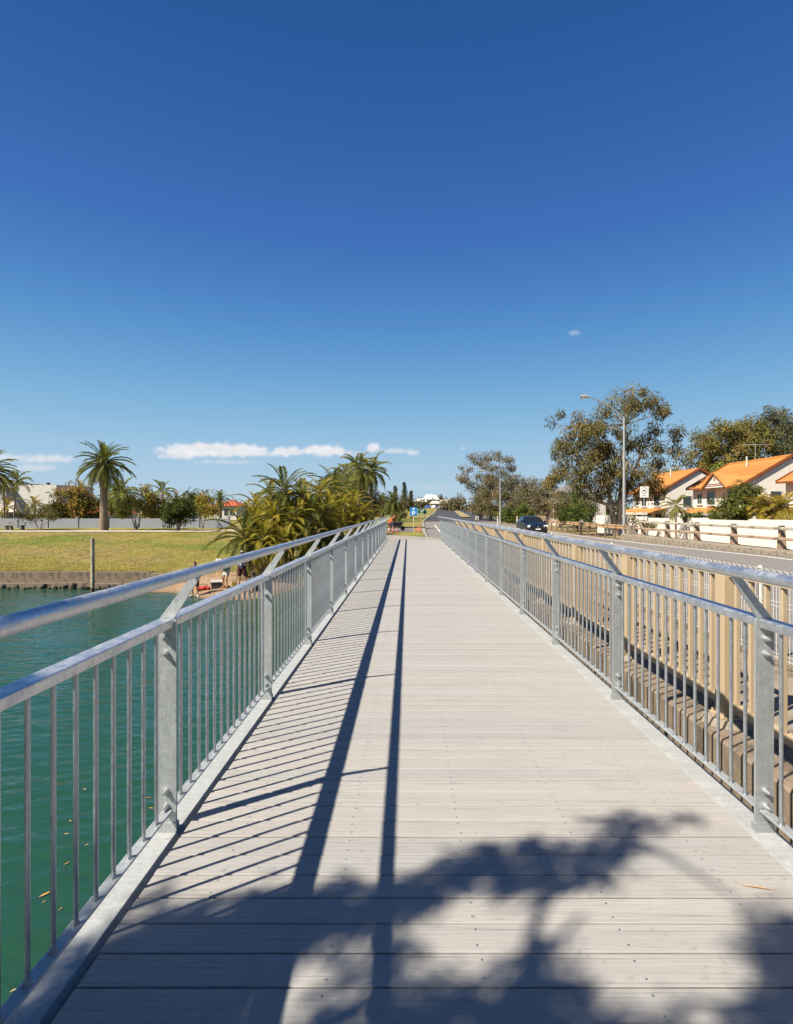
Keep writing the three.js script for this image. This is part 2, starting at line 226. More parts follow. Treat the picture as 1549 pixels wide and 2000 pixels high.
{
  const xs = [], ds = [], run = (a, lo, hi, st) => { for (let v = lo; v < hi - 1e-6; v += st) a.push(v); };
  run(xs, -700, -100, 60); run(xs, -100, -36, 4); run(xs, -36, 18, 0.4); run(xs, 18, 60, 1.5); run(xs, 60, 760, 50); xs.push(760);
  run(ds, -80, 22, 3); run(ds, 22, 58, 0.3); run(ds, 58, 120, 1.5); run(ds, 120, 420, 8); run(ds, 420, 1400, 70); ds.push(1400);
  const b = new MB(), nx = xs.length;
  for (const d of ds) for (const x of xs) {
    const h = ground(x, d);
    const p1 = fbm(x * 0.16, d * 0.3, 210, 4), p2 = fbm(x * 0.5 + 9, d * 0.9, 213, 4), p3 = fbm(x * 0.23 + 40, d * 0.25, 217, 3);
    let c = [.255, .21, .038]; const g = sstep(.5, .64, p1) * .8 + .3 * sstep(.55, .7, p2); c = [lerp(c[0], .15, g), lerp(c[1], .175, g), lerp(c[2], .015, g)];
    const dry = sstep(.52, .68, p3) * .7; c = [lerp(c[0], .28, dry), lerp(c[1], .20, dry), lerp(c[2], .07, dry)];
    const sandy = x < -1 && x > -15.4 && d > 20 && d < 40 ? sstep(-2.08, -2.26, h + 0.5 * (p2 - 0.5)) : 0; c = [lerp(c[0], .31, sandy), lerp(c[1], .20, sandy), lerp(c[2], .115, sandy)];
    const wet = d < 40 ? sstep(-2.62, -2.74, h) : 0; c = [lerp(c[0], .20, wet), lerp(c[1], .13, wet), lerp(c[2], .07, wet)];
    const dirt = x > roadR(d) + .4 && d > 34 && d < 140 ? sstep(.36, .5, p2) : 0; c = [lerp(c[0], .27, dirt), lerp(c[1], .17, dirt), lerp(c[2], .095, dirt)];
    b.vert(V(x, h, -d), V(0, 1, 0), x, d, c);
  }
  for (let j = 0; j < ds.length - 1; j++) for (let i = 0; i < nx - 1; i++) { const a = j * nx + i; b.i.push(a, a + 1, a + nx, a + 1, a + nx + 1, a + nx); }
  const g = b.geo(); g.computeVertexNormals();
  struct('ground', g, mat(C(1, 1, 1), 1, 0, { vertexColors: true, map: T.lawn, bumpMap: T.lawn, bumpScale: 0.05 }), 'dry yellow green lawn, sandy bank and verges of the creek');
}
// ---------------------------------------------------------------- water
{
  const xs = [], ds = [], run = (a, lo, hi, st) => { for (let v = lo; v < hi - 1e-6; v += st) a.push(v); };
  run(xs, -320, -40, 10); run(xs, -40, -14, 0.3); run(xs, -14, -0.5, 0.09); run(xs, -0.5, 17, 1.2); xs.push(17);
  run(ds, -9, 0, 0.6); run(ds, 0, 14, 0.09); run(ds, 14, 34, 0.16); ds.push(34);
  const b = new MB(), nx = xs.length, W = [[.9, 5.2, .3, .9], [-1.6, 6.8, 1.4, .8], [2.6, 9.5, 4, .55], [-.5, 3.1, 2, 1.1], [3.2, 4.0, 5, .5], [-4.1, 12, .7, .35], [1.3, 15, 3, .3]];
  for (const d of ds) for (const x of xs) {
    const m = 0.45 + fbm(x * 0.22, d * 0.3, 300, 3), wob = 2.2 * (fbm(x * 0.35, d * 0.35, 304, 3) - 0.5); let h = 0;
    for (const [a, c, p, k] of W) h += k * Math.sin(a * x + c * d + p + wob * 2);
    b.vert(V(x, WATER + 0.0062 * m * h, -d), V(0, 1, 0), x, d);
  }
  for (let j = 0; j < ds.length - 1; j++) for (let i = 0; i < nx - 1; i++) { const a = j * nx + i; b.i.push(a, a + 1, a + nx, a + 1, a + nx + 1, a + nx); }
  const g = b.geo(); g.computeVertexNormals();
  const wm = new THREE.MeshPhysicalMaterial({ color: C(.0135, .053, .030), roughness: 0.09, metalness: 0, ior: 1.33, bumpMap: T.wave, bumpScale: 0.034 });
  struct('water', g, wm, 'rippled green water of the creek beside the footbridge');
}
// ---------------------------------------------------------------- roads, paths
function strip(f, g, d0, d1, st, y, off = 0) { // f..g: left and right edge over distance
  const b = new MB(); let k = -1;
  for (let d = d0; d <= d1 + 1e-6; d += st) { for (let j = 0; j <= 4; j++) b.vert(V(lerp(f(d), g(d), j / 4), y(d) + off, -d), V(0, 1, 0), lerp(f(d), g(d), j / 4), d); k++; if (k) for (let j = 0; j < 4; j++) { const a = (k - 1) * 5 + j; b.i.push(a, a + 1, a + 5, a + 1, a + 6, a + 5); } }
  const q = b.geo(); q.computeVertexNormals(); return q;
}
function slab(poly, y, th) { // [x, d] outline at height y, th thick
  const b = new MB(), s = poly.map(([x, d]) => [x, d]); if (THREE.ShapeUtils.area(s.map(q => new THREE.Vector2(...q))) < 0) s.reverse();
  b.prism(s, -th, 0); const g = b.geo(); g.rotateX(-Math.PI / 2); g.translate(0, y, 0); return g;
}
struct('road', strip(roadL, roadR, -60, 100, 1, hroad), M.asphalt, 'grey asphalt road running alongside the footbridge');
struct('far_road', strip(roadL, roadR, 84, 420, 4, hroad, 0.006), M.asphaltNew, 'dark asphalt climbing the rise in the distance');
{ const md = d => roadL(d) + pw([[100, 6.6], [160, 6.2], [400, 7.4]], d);
  struct('grass_median', strip(d => md(d) + .3, d => md(d) + 1.7, 108, 330, 4, hroad, 0.16), mat(C(.33, .24, .08), 1, 0, { map: T.lawn }), 'narrow dry grass median between the far carriageways');
  for (const s of [0, 1]) struct('median_kerb', strip(d => md(d) + (s ? 1.7 : 0), d => md(d) + (s ? 2 : .3), 108, 330, 4, hroad, 0.17), M.conc, s ? 'right kerb of the far median' : 'left kerb of the far median'); }
struct('road_kerb', strip(d => roadL(d) - .35, d => roadL(d), 32.4, 330, 1.5, hroad, 0.13), M.conc, 'pale concrete kerb along the left side of the road');
struct('verge_kerb', strip(d => roadR(d), d => roadR(d) + .35, 62, 330, 3, hroad, 0.1), M.conc, 'pale concrete kerb along the far right side of the road');
struct('edge_line', strip(d => roadR(d) - .62, d => roadR(d) - .44, -30, 62, 1, hroad, 0.006), M.paint, 'white edge line painted along the right side of the road');
struct('lane_line', strip(d => roadL(d) + 1.25, d => roadL(d) + 1.37, 38, 68, 1, hroad, 0.006), M.paint, 'white lane line on the road beyond the footbridge end');
for (let d = -6; d < 84; d += 9) struct('centre_dash', strip(() => 9.55 - Math.max(0, d - 22) * 0.035, () => 9.67 - Math.max(0, d - 22) * 0.035, d, d + 3, 1, hroad, 0.006), M.paint, `white centre dash on the road about ${Math.round(Math.abs(d + 6) / 9) + 1} dashes along`);
struct('apron', slab([[-1.45, 30.92], [2.1, 30.92], [2.1, 32.5], [1.35, 34], [.3, 35.6], [-1.2, 37.2], [-3, 38.2], [-8, 38.8], [-8, 34.6], [-3.2, 33.6], [-2, 32.6]], 0.0, 0.3), M.conc, 'pale concrete path apron at the far end of the footbridge');
struct('driveway', slab([[-4.5, 43.8], [.35, 44], [.45, 47], [.7, 60], [1.2, 74], [-2, 76], [-5, 72]], -0.02, 0.2), M.asphaltPale, 'pale asphalt driveway entrance beyond the footbridge');
struct('brick_paving', slab([[.55, 44.6], [1.1, 44.6], [1.75, 72], [1.3, 72]], 0.0, 0.25), M.brickRed, 'red brick paved strip beside the parking sign');
struct('garden_path', strip(d => -70, d => -19.5, 53.2, 55.2, 0.5, d => ground(-30, d), 0.06), mat(C(.50, .43, .345), .9, 0, { map: T.conc }), 'pale concrete park path across the lawn');
struct('path_bend', slab([[-19.5, 53.2], [-17, 53.4], [-14, 55], [-10.5, 60], [-12.5, 60.5], [-16, 58.2], [-19.5, 55.2]], -0.27, 0.1), mat(C(.50, .43, .345), .9, 0, { map: T.conc }), 'pale path bending round the round green tree');

// ---------------------------------------------------------------- footbridge: boards, kerbs, beams
const XL = -1.166, XR = 1.765, DECK_END = 30.9, PL = -1.231, PR = 1.845, LEDGE = -.034;   // deck edges, inner edges of the railing posts, ledge they stand on
const bridge = thing('footbridge', 'pale grey boarded footbridge deck running straight ahead', 'footbridge');
{
  const pitch = 0.1452, prof = [], w = 0.1385, c = 0.004;
  const R = rng(5), geos = [];
  for (let k = 0; k < 6; k++) {
    const b = new MB(), z = w / 2, P = [[-z, -.03], [z, -.03], [z, -c], [z - c, 0], [-z + c, 0], [-z, -c]], x0 = XL, x1 = XR, uo = R() * 2, vo = R();
    for (let i = 0; i < 6; i++) { const a = P[i], q = P[(i + 1) % 6], nn = V(0, q[0] - a[0], 0), n = V(0, -(q[0] - a[0]), (q[1] - a[1])).normalize(); const s = b.count; for (const [x, e] of [[x0, a], [x1, a], [x1, q], [x0, q]]) b.vert(V(x, e[1], e[0]), n, uo + x * 0.9, vo + (e[0] + e[1]) * 1.9); b.i.push(s, s + 1, s + 2, s, s + 2, s + 3); }
    for (const x of [x0, x1]) { const s = b.count; for (const e of P) b.vert(V(x, e[1], e[0]), V(x < 0 ? -1 : 1, 0, 0), e[0], e[1]); for (let i = 1; i < 5; i++) x < 0 ? b.i.push(s, s + i + 1, s + i) : b.i.push(s, s + i, s + i + 1); }
    const g = b.geo(); geos.push(g);
  }
  const sb = new MB(), joists = [-.86, -.295, .27, .845, 1.41];
  for (let k = -20; ; k++) {
    const d = 1.887 - pitch / 2 + pitch * k; if (d > DECK_END) break;
    const y = (R() - .5) * 0.0025;
    mesh('deck_board', geos[k * 7 % 6 < 0 ? k * 7 % 6 + 6 : k * 7 % 6], M.boards[Math.floor(R() * 7)], bridge, [(R() - .5) * .006, y, -d], [(R() - .5) * .006, 0, 0]);
    if (d > 0 && d < 8) for (const x of joists) for (const o of [-.038, .04]) {
      const px = x + (R() - .5) * .012, pz = -d + o + (R() - .5) * .008, s = sb.count, r = .0046; sb.vert(V(px, y + .0006, pz), V(0, 1, 0), 0, 0);
      for (let i = 0; i < 8; i++) sb.vert(V(px + Math.cos(i * .785) * r, y + .0009, pz + Math.sin(i * .785) * r), V(0, 1, 0), 0, 0); for (let i = 0; i < 8; i++) sb.i.push(s, s + 1 + (i + 1) % 8, s + 1 + i);
    }
  }
  tag(sb.build('deck_screws', M.screw, bridge), 'small screw heads in rows across the boards', null, null, 'stuff');
  for (const [a, e] of [[PL - .15, PL + .003], [PR - .075, PR + .12]]) new MB().prism(a < 0 ? [[a, LEDGE - .16], [e + .05, LEDGE - .16], [e + .042, LEDGE - .055], [e, LEDGE - .003], [e - .003, LEDGE], [a, LEDGE]] : roundRect(a, e, LEDGE - .16, LEDGE, 0.006, 2), -DECK_END, 3).build('edge_channel', M.galvDull, bridge);
  for (const [a, e] of [[XL + .02, XL + .12], [XR - .12, XR - .02]]) new MB().box(a, e, -.45, -.035, -DECK_END + .02, 3).build('edge_beam', M.galvDull, bridge);
  for (const d of [3, 12, 21]) for (const x of [-.9, 1.5]) { new MB().tube([V(x, -5, -d), V(x, -.785, -d)], .2, 14).build('pile', M.conc, bridge); }
  for (const d of [3, 12, 21]) new MB().box(-1.3, 1.9, -.78, -.455, -d - .25, -d + .25).build('pier_cap', M.conc, bridge);
}
struct('abutment', new MB().box(-1.6, 4.5, -4, -.47, -32.4, -30.95).geo(), M.conc, 'concrete abutment under the far end of the footbridge');

// ---------------------------------------------------------------- galvanised railings
function railing(side, xi, label) {
  const g = thing('bridge_railing', label, 'railing'), s = side; // u runs outwards from the kerb's inner edge
  const X = u => xi + s * u, step = 2.0, first = 2.86;
  const flip = poly => s < 0 ? poly.map(([u, y]) => [X(u), y]).reverse() : poly.map(([u, y]) => [X(u), y]);
  const plate = [[0, LEDGE + .001], [.095, LEDGE + .001], [.1, 1.094], [.088, 1.1], [-.083, 1.331], [-.132, 1.327], [.012, 1.1], [0, 1.094]];
  const postGeo = new MB().prism(flip(plate), -.007, .007).geo();
  const foot = new MB().prism(flip(roundRect(-.004, .1, LEDGE + .001, LEDGE + .05, .008, 2)), -.024, .012).geo();
  const boltGeo = new MB().tube([V(0, 0, -.012), V(0, 0, .012)], .017, 12).tube([V(0, 0, .012), V(0, 0, .026)], .0125, 6).tube([V(0, 0, .026), V(0, 0, .042)], .007, 8).geo();
  const balGeo = new MB().tube([V(0, .089, 0), V(0, 1.06, 0)], .0098, 10, null, false).tube([V(0, .088, 0), V(0, .092, 0), V(0, .1, 0)], [.019, .015, .0099], 10, null, false).geo();
  const L = step - .03;
  const topGeo = new MB().prism(flip(roundRect(.012, .096, 1.053, 1.098, .007, 3)), -L / 2, L / 2).geo();
  const botGeo = new MB().prism(flip(roundRect(.014, .068, .077, .089, .004, 2)), -L / 2, L / 2).geo();
  
  for (let k = -2; k < 15; k++) {
    const d = first + step * k, p = mesh('post', postGeo, M.galv, g, [0, 0, -d]);
    mesh('foot', foot, M.galv, p, [0, 0, 0]);
    for (const y of [.105, .185, .915, .995]) mesh('bolt', boltGeo, M.bolt, p, [X(.052), y, .007]);
    if (k < 14) {
      const dm = d + step / 2;
      mesh('top_rail', topGeo, M.galvPipe, g, [0, 0, -dm]); mesh('bottom_rail', botGeo, M.galv, g, [0, 0, -dm]);
      for (let j = 0; j < 14; j++) mesh('baluster', balGeo, M.galvBar, g, [X(.04), 0, -(d + .145 + j * (step - .29) / 13)]);
    }
  }
  const d0 = first - 2 * step - .2, d1 = first + 14 * step + .12;
  for (let a = d0, n = 0; a < d1 - .1; n++) { const b = Math.min(d1, a + step * 3); new MB().tube([V(X(-.11), 1.349, -a), V(X(-.11), 1.349, -b + .002)], .0302, 20).build('handrail', M.galvPipe, g); a = b; }
  return g;
}
railing(-1, PL, 'galvanised steel railing on the water side of the footbridge');
railing(1, PR, 'galvanised steel railing on the road side of the footbridge');

// ---------------------------------------------------------------- old road bridge beside it
{
  const beam = thing('bridge_beam', 'weathered brown concrete edge beam of the old road bridge', 'beam'), yb = -.18;
  for (let d = -4, n = 0; d < 30.4; d += 2.9, n++) { const e = Math.min(d + 2.886, 30.6); new MB().prism([[2.53, -1.0], [3.06, -1.0], [3.06, yb], [2.55, yb], [2.53, yb - .02]], -e, -d).build('beam_segment', M.concOld, beam); }
  const fp = struct('footpath', new MB().box(3.07, 4.4, -.55, -.245, -30.6, 8).geo(), M.pave, 'old concrete footpath between the beige fence and white mesh fence');
  for (let d = -4; d < 30; d += 1.72) new MB().box(3.08, 4.39, -.244, -.2, -d - 1.705, -d).build('paving_slab', M.pave, fp);
  struct('bridge_kerb', new MB().box(4.4, 4.615, -.6, -.12, -30.6, 8).geo(), M.kerb, 'concrete kerb under the white mesh fence');
  const sl = struct('bridge_slab', new MB().box(3.0, 16.3, -1.0, -.56, -31, 8).geo(), M.kerb, 'concrete slab of the old road bridge');

  // beige tube fence
  const f = thing('beige_fence', 'beige painted steel fence with square posts on the old bridge beam', 'fence'), x = 2.80, st = 2.08, top = 1.17;
  const post = new MB().prism(roundRect(-.07, .07, -.07, .07, .008, 2), 0, top - yb - .05).geo(); post.rotateX(-Math.PI / 2);
  const base = new MB().box(-.1, .1, .0, .02, -.1, .1).tube([V(-.08, .02, .08), V(-.08, .045, .08)], .012, 6).tube([V(.08, .02, .08), V(.08, .045, .08)], .012, 6).tube([V(-.08, .02, -.08), V(-.08, .045, -.08)], .012, 6).tube([V(.08, .02, -.08), V(.08, .045, -.08)], .012, 6).geo();
  const bal = new MB().prism(roundRect(-.02, .02, -.014, .014, .004, 1), 0, 1.14).geo(); bal.rotateX(-Math.PI / 2);
  const rail = new MB().box(-.032, .032, -.035, .035, -(st - .145) / 2, (st - .145) / 2).geo();
  const R = rng(77);
  for (let k = -2; k < 13; k++) {
    const d = 4.72 + st * k; if (d > 30) break;
    const p = mesh('post', post, M.beige, f, [x, yb + .05, -d]); mesh('base_plate', base, M.beige, p);
    // mortar pad
    const pb = new MB(), n = 9, r0 = .2, ring = (r, y) => [...Array(n)].map((_, i) => { const a = i / n * 6.283; const rr = r * (.88 + .22 * R()); return V(clamp(Math.cos(a) * rr * .98, -.24, .25), y + (R() - .5) * .006, Math.sin(a) * rr); });
    const A = ring(r0 + .03, .001), B = ring(r0 - .03, .05);
    for (let i = 0; i < n; i++) { const j = (i + 1) % n; pb.quad(A[j], A[i], B[i], B[j]); pb.tri(V(0, .051, 0), B[j], B[i]); }
    pb.build('mortar_pad', M.mortar, f, [x, yb, -d]);
    const dm = d + st / 2;
    mesh('top_rail', rail, M.beige, f, [x, top - .035, -dm]); mesh('bottom_rail', rail, M.beige, f, [x + .02, yb + .16, -dm]);
    for (let j = 0; j < 10; j++) mesh('baluster', bal, M.beige, f, [x, yb + .18, -(d + .04 + st * (j + 1) / 11)]);
  }
  // white loop-top mesh fence at the road edge
  const w = thing('mesh_fence', 'white loop top wire mesh fence along the road edge of the old bridge', 'fence'), mx = 4.3, y0 = -.12, y1 = .93, pl = 2.4;
  const pan = new MB(), r = .0035, N = 44, sp = pl / N;
  for (let i = 0; i <= N; i++) pan.tube([V(0, .06, -i * sp), V(0, y1 - y0, -i * sp)], r, 4, null, false);
  for (const y of [.08, .13, .38, .43, .68, .73, .93, .97]) pan.tube([V(.004, y, 0), V(.004, y, -pl)], r, 4, null, false);
  for (let i = 0; i < N; i += 2) pan.tube([V(0, y1 - y0, -i * sp), V(-.02, y1 - y0 + .045, -(i + .35) * sp), V(-.02, y1 - y0 + .05, -(i + 1) * sp), V(-.02, y1 - y0 + .045, -(i + 1.65) * sp), V(0, y1 - y0, -(i + 2) * sp)], r * 1.3, 4, null, false);
  const pg = pan.geo(), mp = new MB().tube([V(0, 0, 0), V(0, y1 - y0 + .04, 0)], .024, 10).geo(), cap = new MB().tube([V(0, 0, 0), V(0, .022, 0), V(0, .034, 0)], [.036, .036, .02], 10).geo();
  for (let k = -2; k < 11; k++) { const d = 1.8 + pl * k; const q = mesh('mesh_panel', pg, M.whiteWire, w, [mx, y0, -d]); if (k % 2 === 0) { const p = mesh('post', mp, M.whiteWire, w, [mx + .03, y0, -d]); mesh('cap', cap, M.whiteWire, p, [0, y1 - y0 + .04, 0]); } }
}
// right hand parapet: concrete upstand, wedge posts and two rails
{
  const g = thing('road_barrier', 'ochre bridge barrier of wedge posts and two rails on a concrete upstand', 'barrier'), x = 15.95, ky = .03;
  for (let d = -5; d < 39; d += 5.5) new MB().prism([[15.35, -.6], [16.35, -.6], [16.35, ky], [15.6, ky], [15.42, ky - .05]], -Math.min(d + 5.48, 39), -d).build('upstand', M.kerb, g);
  const post = new MB().prism([[-.16, 0], [.2, 0], [.12, 1.0], [-.06, 1.0]], -.07, .07).box(-.2, .24, 0, .03, -.16, .16).box(-.1, .1, 1.0, 1.025, -.1, .1).geo();
  for (let d = 9.5; d < 37; d += 3.37) mesh('post', post, M.ochre, g, [x, ky, -d]);
  const rail = (y, r, m, dx, d1) => { const b = new MB(); b.prism(roundRect(x + dx - .06, x + dx + .06, ky + y - r, ky + y + r, .03, 3), -d1, 5); b.build('rail', m, g); };
  rail(.9, .065, M.ochreLite, -.16, 36.2); rail(.46, .065, M.ochre, -.2, 37.2);
  const pts = []; for (let i = 0; i <= 8; i++) { const a = i / 8 * Math.PI / 2; pts.push(V(x - .16 - .02 * Math.sin(a), ky + .9 - .42 * (1 - Math.cos(a)), -36.2 - 1.2 * Math.sin(a))); }
  new MB().tube(pts, .062, 8).build('end_rail', M.ochreLite, g);
  new MB().box(x - .45, x + .1, ky - .1, ky + .62, -38.2, -37.5).build('end_block', M.kerb, g);
  // W beam guard rail further on
  const w = thing('guard_rail', 'steel guard rail on short posts beyond the bridge barrier', 'guard rail'), gx = 15.7, prof = [[0, .0], [.045, .03], [.045, .1], [0, .14], [0, .17], [.045, .21], [.045, .28], [0, .31]];
  const wb = new MB(); for (const [d0, d1] of [[38.2, 42.4], [42.4, 46.8], [46.8, 51.2], [51.2, 55.6], [55.6, 60]]) { const b = new MB(); for (let i = 0; i < 7; i++) { const a = prof[i], c = prof[i + 1]; b.quad(V(gx - a[0], .33 + a[1], -d0), V(gx - c[0], .33 + c[1], -d0), V(gx - c[0], .33 + c[1], -d1), V(gx - a[0], .33 + a[1], -d1)); b.quad(V(gx - a[0] + .004, .33 + a[1], -d1), V(gx - c[0] + .004, .33 + c[1], -d1), V(gx - c[0] + .004, .33 + c[1], -d0), V(gx - a[0] + .004, .33 + a[1], -d0)); } b.build('beam', M.guard, w); }
  const gp = new MB().box(.01, .13, -.7, .7, -.06, .06).geo(); for (let d = 39; d < 60; d += 2) mesh('post', gp, M.timber, w, [gx, 0, -d]);
}
// ---------------------------------------------------------------- trees with lobed crowns of separate leaves
const LEAF = 2.25, FROND = 2.1;
const rv = R => { let v; do { v = V(R() * 2 - 1, R() * 2 - 1, R() * 2 - 1); } while (v.lengthSq() > 1 || v.lengthSq() < 0.01); return v; };
function pick(R, cols) { const a = cols[Math.floor(R() * cols.length)], k = 0.8 + 0.4 * R(); return [a[0] * k, a[1] * k, a[2] * k]; }
function leafAt(b, p, dir, R, l, w, col, pref) { // a folded pointed blade; its face turns towards pref when given
  const t = dir.clone().normalize(), s = t.clone().cross(pref || rv(R)).normalize(), n = s.clone().cross(t), m = p.clone().addScaledVector(t, l * .45).addScaledVector(n, l * .06), e = p.clone().addScaledVector(t, l).addScaledVector(n, -l * .1);
  const a = m.clone().addScaledVector(s, w / 2), c = m.clone().addScaledVector(s, -w / 2).addScaledVector(n, w * .1);
  b.quad(p, a, e, c, col);
}
function limb(b, p, q, r0, r1, R, sag = 0.12, n = 6, seg = 6) {
  const L = p.distanceTo(q), o = rv(R).multiplyScalar(L * sag), pts = [], rs = [];
  for (let i = 0; i <= n; i++) { const t = i / n; pts.push(p.clone().lerp(q, t).addScaledVector(o, Math.sin(t * Math.PI)).addScaledVector(V(0, -1, 0), 0)); rs.push(lerp(r0, r1, t)); }
  b.tube(pts, rs, seg, null, true); return pts;
}
// lobes: [dx, dy, dz, rx, ry, rz] relative to the base; each is filled with clumps, each clump with leaves
function tree(name, label, category, base, o, group) {
  const R = rng(o.seed), g = thing(name, label, category, base, 0, group), tb = new MB(), lb = new MB();
  const tips = o.trunks || [[0, o.fork ?? 2, 0, o.r ?? .2]]; const forks = [];
  for (const [x, y, z, r] of tips) { const p = limb(tb, V((R() - .5) * .2, -.25, (R() - .5) * .2), V(x, y, z), r * 1.25, r * .75, R, .05, 8, 9); forks.push([V(x, y, z), r * .75]); }
  for (const [dx, dy, dz, rx, ry, rz] of o.lobes) {
    const c = V(dx, dy, dz); let bf = forks[0]; for (const f of forks) if (f[0].distanceTo(c) < bf[0].distanceTo(c)) bf = f;
    const core = c.clone().add(V(0, -ry * .25, 0)), path = limb(tb, bf[0].clone().add(V(0, -.15, 0)), core, bf[1] * .62, Math.max(.02, bf[1] * .2), R, .1, 7, 6);
    const vol = rx * ry * rz, cl = o.clump, n = Math.max(4, Math.round(o.dens * vol / (cl * cl * cl)));
    for (let k = 0; k < n; k++) {
      const u = rv(R).normalize(), q = Math.pow(R(), .42), cc = V(dx + u.x * rx * q, dy + u.y * ry * q, dz + u.z * rz * q);
      if (R() < (o.twig ?? .5)) limb(tb, path[4 + Math.floor(R() * 3)].clone(), cc, Math.max(.012, bf[1] * .13), .006, R, .12, 3, 4);
      const base = pick(R, o.cols), cr = cl * (.6 + .7 * R());
      for (let j = 0; j < o.leaves; j++) {
        const v = rv(R), p = cc.clone().addScaledVector(v, cr); if (o.flat) p.y = cc.y + v.y * cr * o.flat;
        const dir = v.clone().multiplyScalar(.8).add(rv(R).multiplyScalar(.6)).add(V(0, -(o.droop ?? .2), 0)), kk = .78 + .44 * R(), tint = R() < (o.tipP ?? 0) ? o.tip : null;
        const col = tint ? tint : [base[0] * kk, base[1] * kk, base[2] * kk];
        leafAt(lb, p, dir, R, o.len * (.6 + .7 * R()), o.wid * (.7 + .6 * R()), col, v.clone().normalize().multiplyScalar(.5).addScaledVector(u, .8).add(V(-.25, .6, .1)).addScaledVector(rv(R), .75));
      }
    }
  }
  tb.build('trunk', o.bark || M.barkDark, g); lb.build('crown', M.leaf, g); return g;
}
// lobes given as sight-line positions: [px, py, half width, half height, extra depth]
function seenTree(name, label, category, px, py, d, lobes, o, group) {
  const bx = wx(px, d), by = o.y ?? ground(bx, d);
  const L = lobes.map(([lx, ly, rx, ry, dd = 0, rz]) => { const k = (d - dd) / FOC; return [(lx - VX) * k - bx, EYE - (ly - VY) * k - by, dd, rx * k, ry * k, (rz ?? (rx + ry) / 2) * k]; });
  return tree(name, label, category, [bx, by, -d], { ...o, lobes: L, trunks: o.trunks?.map(([tx, ty, r, dd = 0]) => [(tx - VX) * (d - dd) / FOC - bx, EYE - (ty - VY) * (d - dd) / FOC - by, dd, r]) }, group);
}
const gumCols = [[.155, .122, .036], [.125, .108, .036], [.185, .14, .045], [.11, .10, .04], [.145, .125, .04]];
const scrubCols = [[.19, .15, .07], [.155, .135, .058], [.215, .165, .08], [.13, .13, .045]];
const greenCols = [[.085, .115, .022], [.11, .145, .025], [.07, .10, .022], [.135, .15, .028]];
const goldCols = [[.26, .20, .03], [.20, .18, .025], [.16, .155, .025], [.29, .185, .03]];
const G = { len: .34, wid: .095, leaves: 70, clump: .62, dens: .55, droop: .75, twig: .6 };

// the big gum beside the road
seenTree('gum_tree', 'tall spreading gum tree with pale trunk behind the near street lamp', 'tree', 1203, 1030, 47, [
  [1238, 778, 42, 26], [1212, 796, 40, 30, 1], [1280, 790, 20, 20, 1.5], [1293, 803, 10, 16, 1.5], [1172, 828, 34, 36, .5], [1112, 826, 36, 28], [1128, 862, 52, 42, 1], [1090, 880, 22, 24], [1180, 880, 50, 46], [1228, 862, 34, 40, -1.5], [1268, 846, 20, 22], [1276, 880, 22, 20, 1], [1322, 850, 15, 18], [1314, 882, 14, 20], [1288, 905, 20, 16],
  [1096, 918, 32, 30], [1140, 925, 44, 36, 1.5], [1200, 925, 46, 40, 1], [1252, 930, 40, 30], [1290, 945, 18, 16, 1], [1082, 938, 18, 18], [1165, 962, 32, 26, 1], [1235, 960, 26, 24, .5], [1272, 962, 16, 22], [1130, 955, 24, 20]],
  { ...G, seed: 11, cols: gumCols, bark: M.barkPale, dens: .72, leaves: 95, len: .3, wid: .085, y: -.35, trunks: [[1192, 985, .25], [1180, 905, .18], [1225, 900, .15, 1], [1260, 868, .12], [1222, 825, .14, 1]] }, 'gum trees');
// far gum above the scrub
seenTree('gum_tree', 'open crowned gum tree rising above the roadside scrub', 'tree', 950, 1015, 106, [
  [960, 890, 26, 11], [985, 898, 24, 13, 1], [930, 898, 24, 13], [905, 918, 15, 10], [898, 935, 10, 10], [945, 910, 26, 14, 2], [985, 922, 20, 14], [1000, 912, 9, 10], [915, 940, 18, 14, 1], [950, 935, 30, 18, -1], [920, 958, 18, 12]],
  { ...G, seed: 12, cols: [[.175, .14, .07], [.14, .13, .065], [.205, .155, .07]], dens: .6, len: .42, wid: .13, leaves: 70, clump: .8, bark: M.barkPale, trunks: [[945, 960, .3], [962, 915, .2]] }, 'gum trees');
// roadside scrub trees
[[938, 985, 18, 28, 96, 'leftmost grey green scrub tree by the far street lamp'], [958, 972, 24, 40, 90, 'grey brown scrub tree behind the tall thin lamp post'], [996, 964, 30, 36, 86, 'brownish scrub tree just right of the thin lamp post'], [1032, 974, 26, 38, 82, 'sparse scrub tree with thin pale stems above the car'], [1068, 968, 24, 36, 80, 'sparse grey scrub tree right of the car']].forEach(([px, py, rx, ry, d, label], i) =>
  seenTree('scrub_tree', label, 'tree', px, 1020, d, [[px, py - ry * .4, rx * .8, ry * .6], [px - rx * .6, py + ry * .1, rx * .6, ry * .6, 1], [px + rx * .6, py, rx * .6, ry * .6, 1], [px, py + ry * .45, rx * .9, ry * .5, 2], [px + rx * .3, py - ry * .8, rx * .45, ry * .3, -1], [px - rx * .4, py - ry * .6, rx * .5, ry * .4]],
    { ...G, seed: 30 + i, cols: i === 3 || i === 4 ? [[.21, .17, .09], [.18, .15, .085], [.15, .135, .06]] : scrubCols, dens: .85, len: .34, wid: .1, leaves: 70, clump: .6, droop: .2, twig: .8, bark: i > 2 ? M.barkPale : M.barkDark, trunks: [[px - 5, py + 12, .09], [px + 6, py + 8, .08, .5], [px + 1, py + 15, .1, 1]] }, 'roadside scrub trees'));
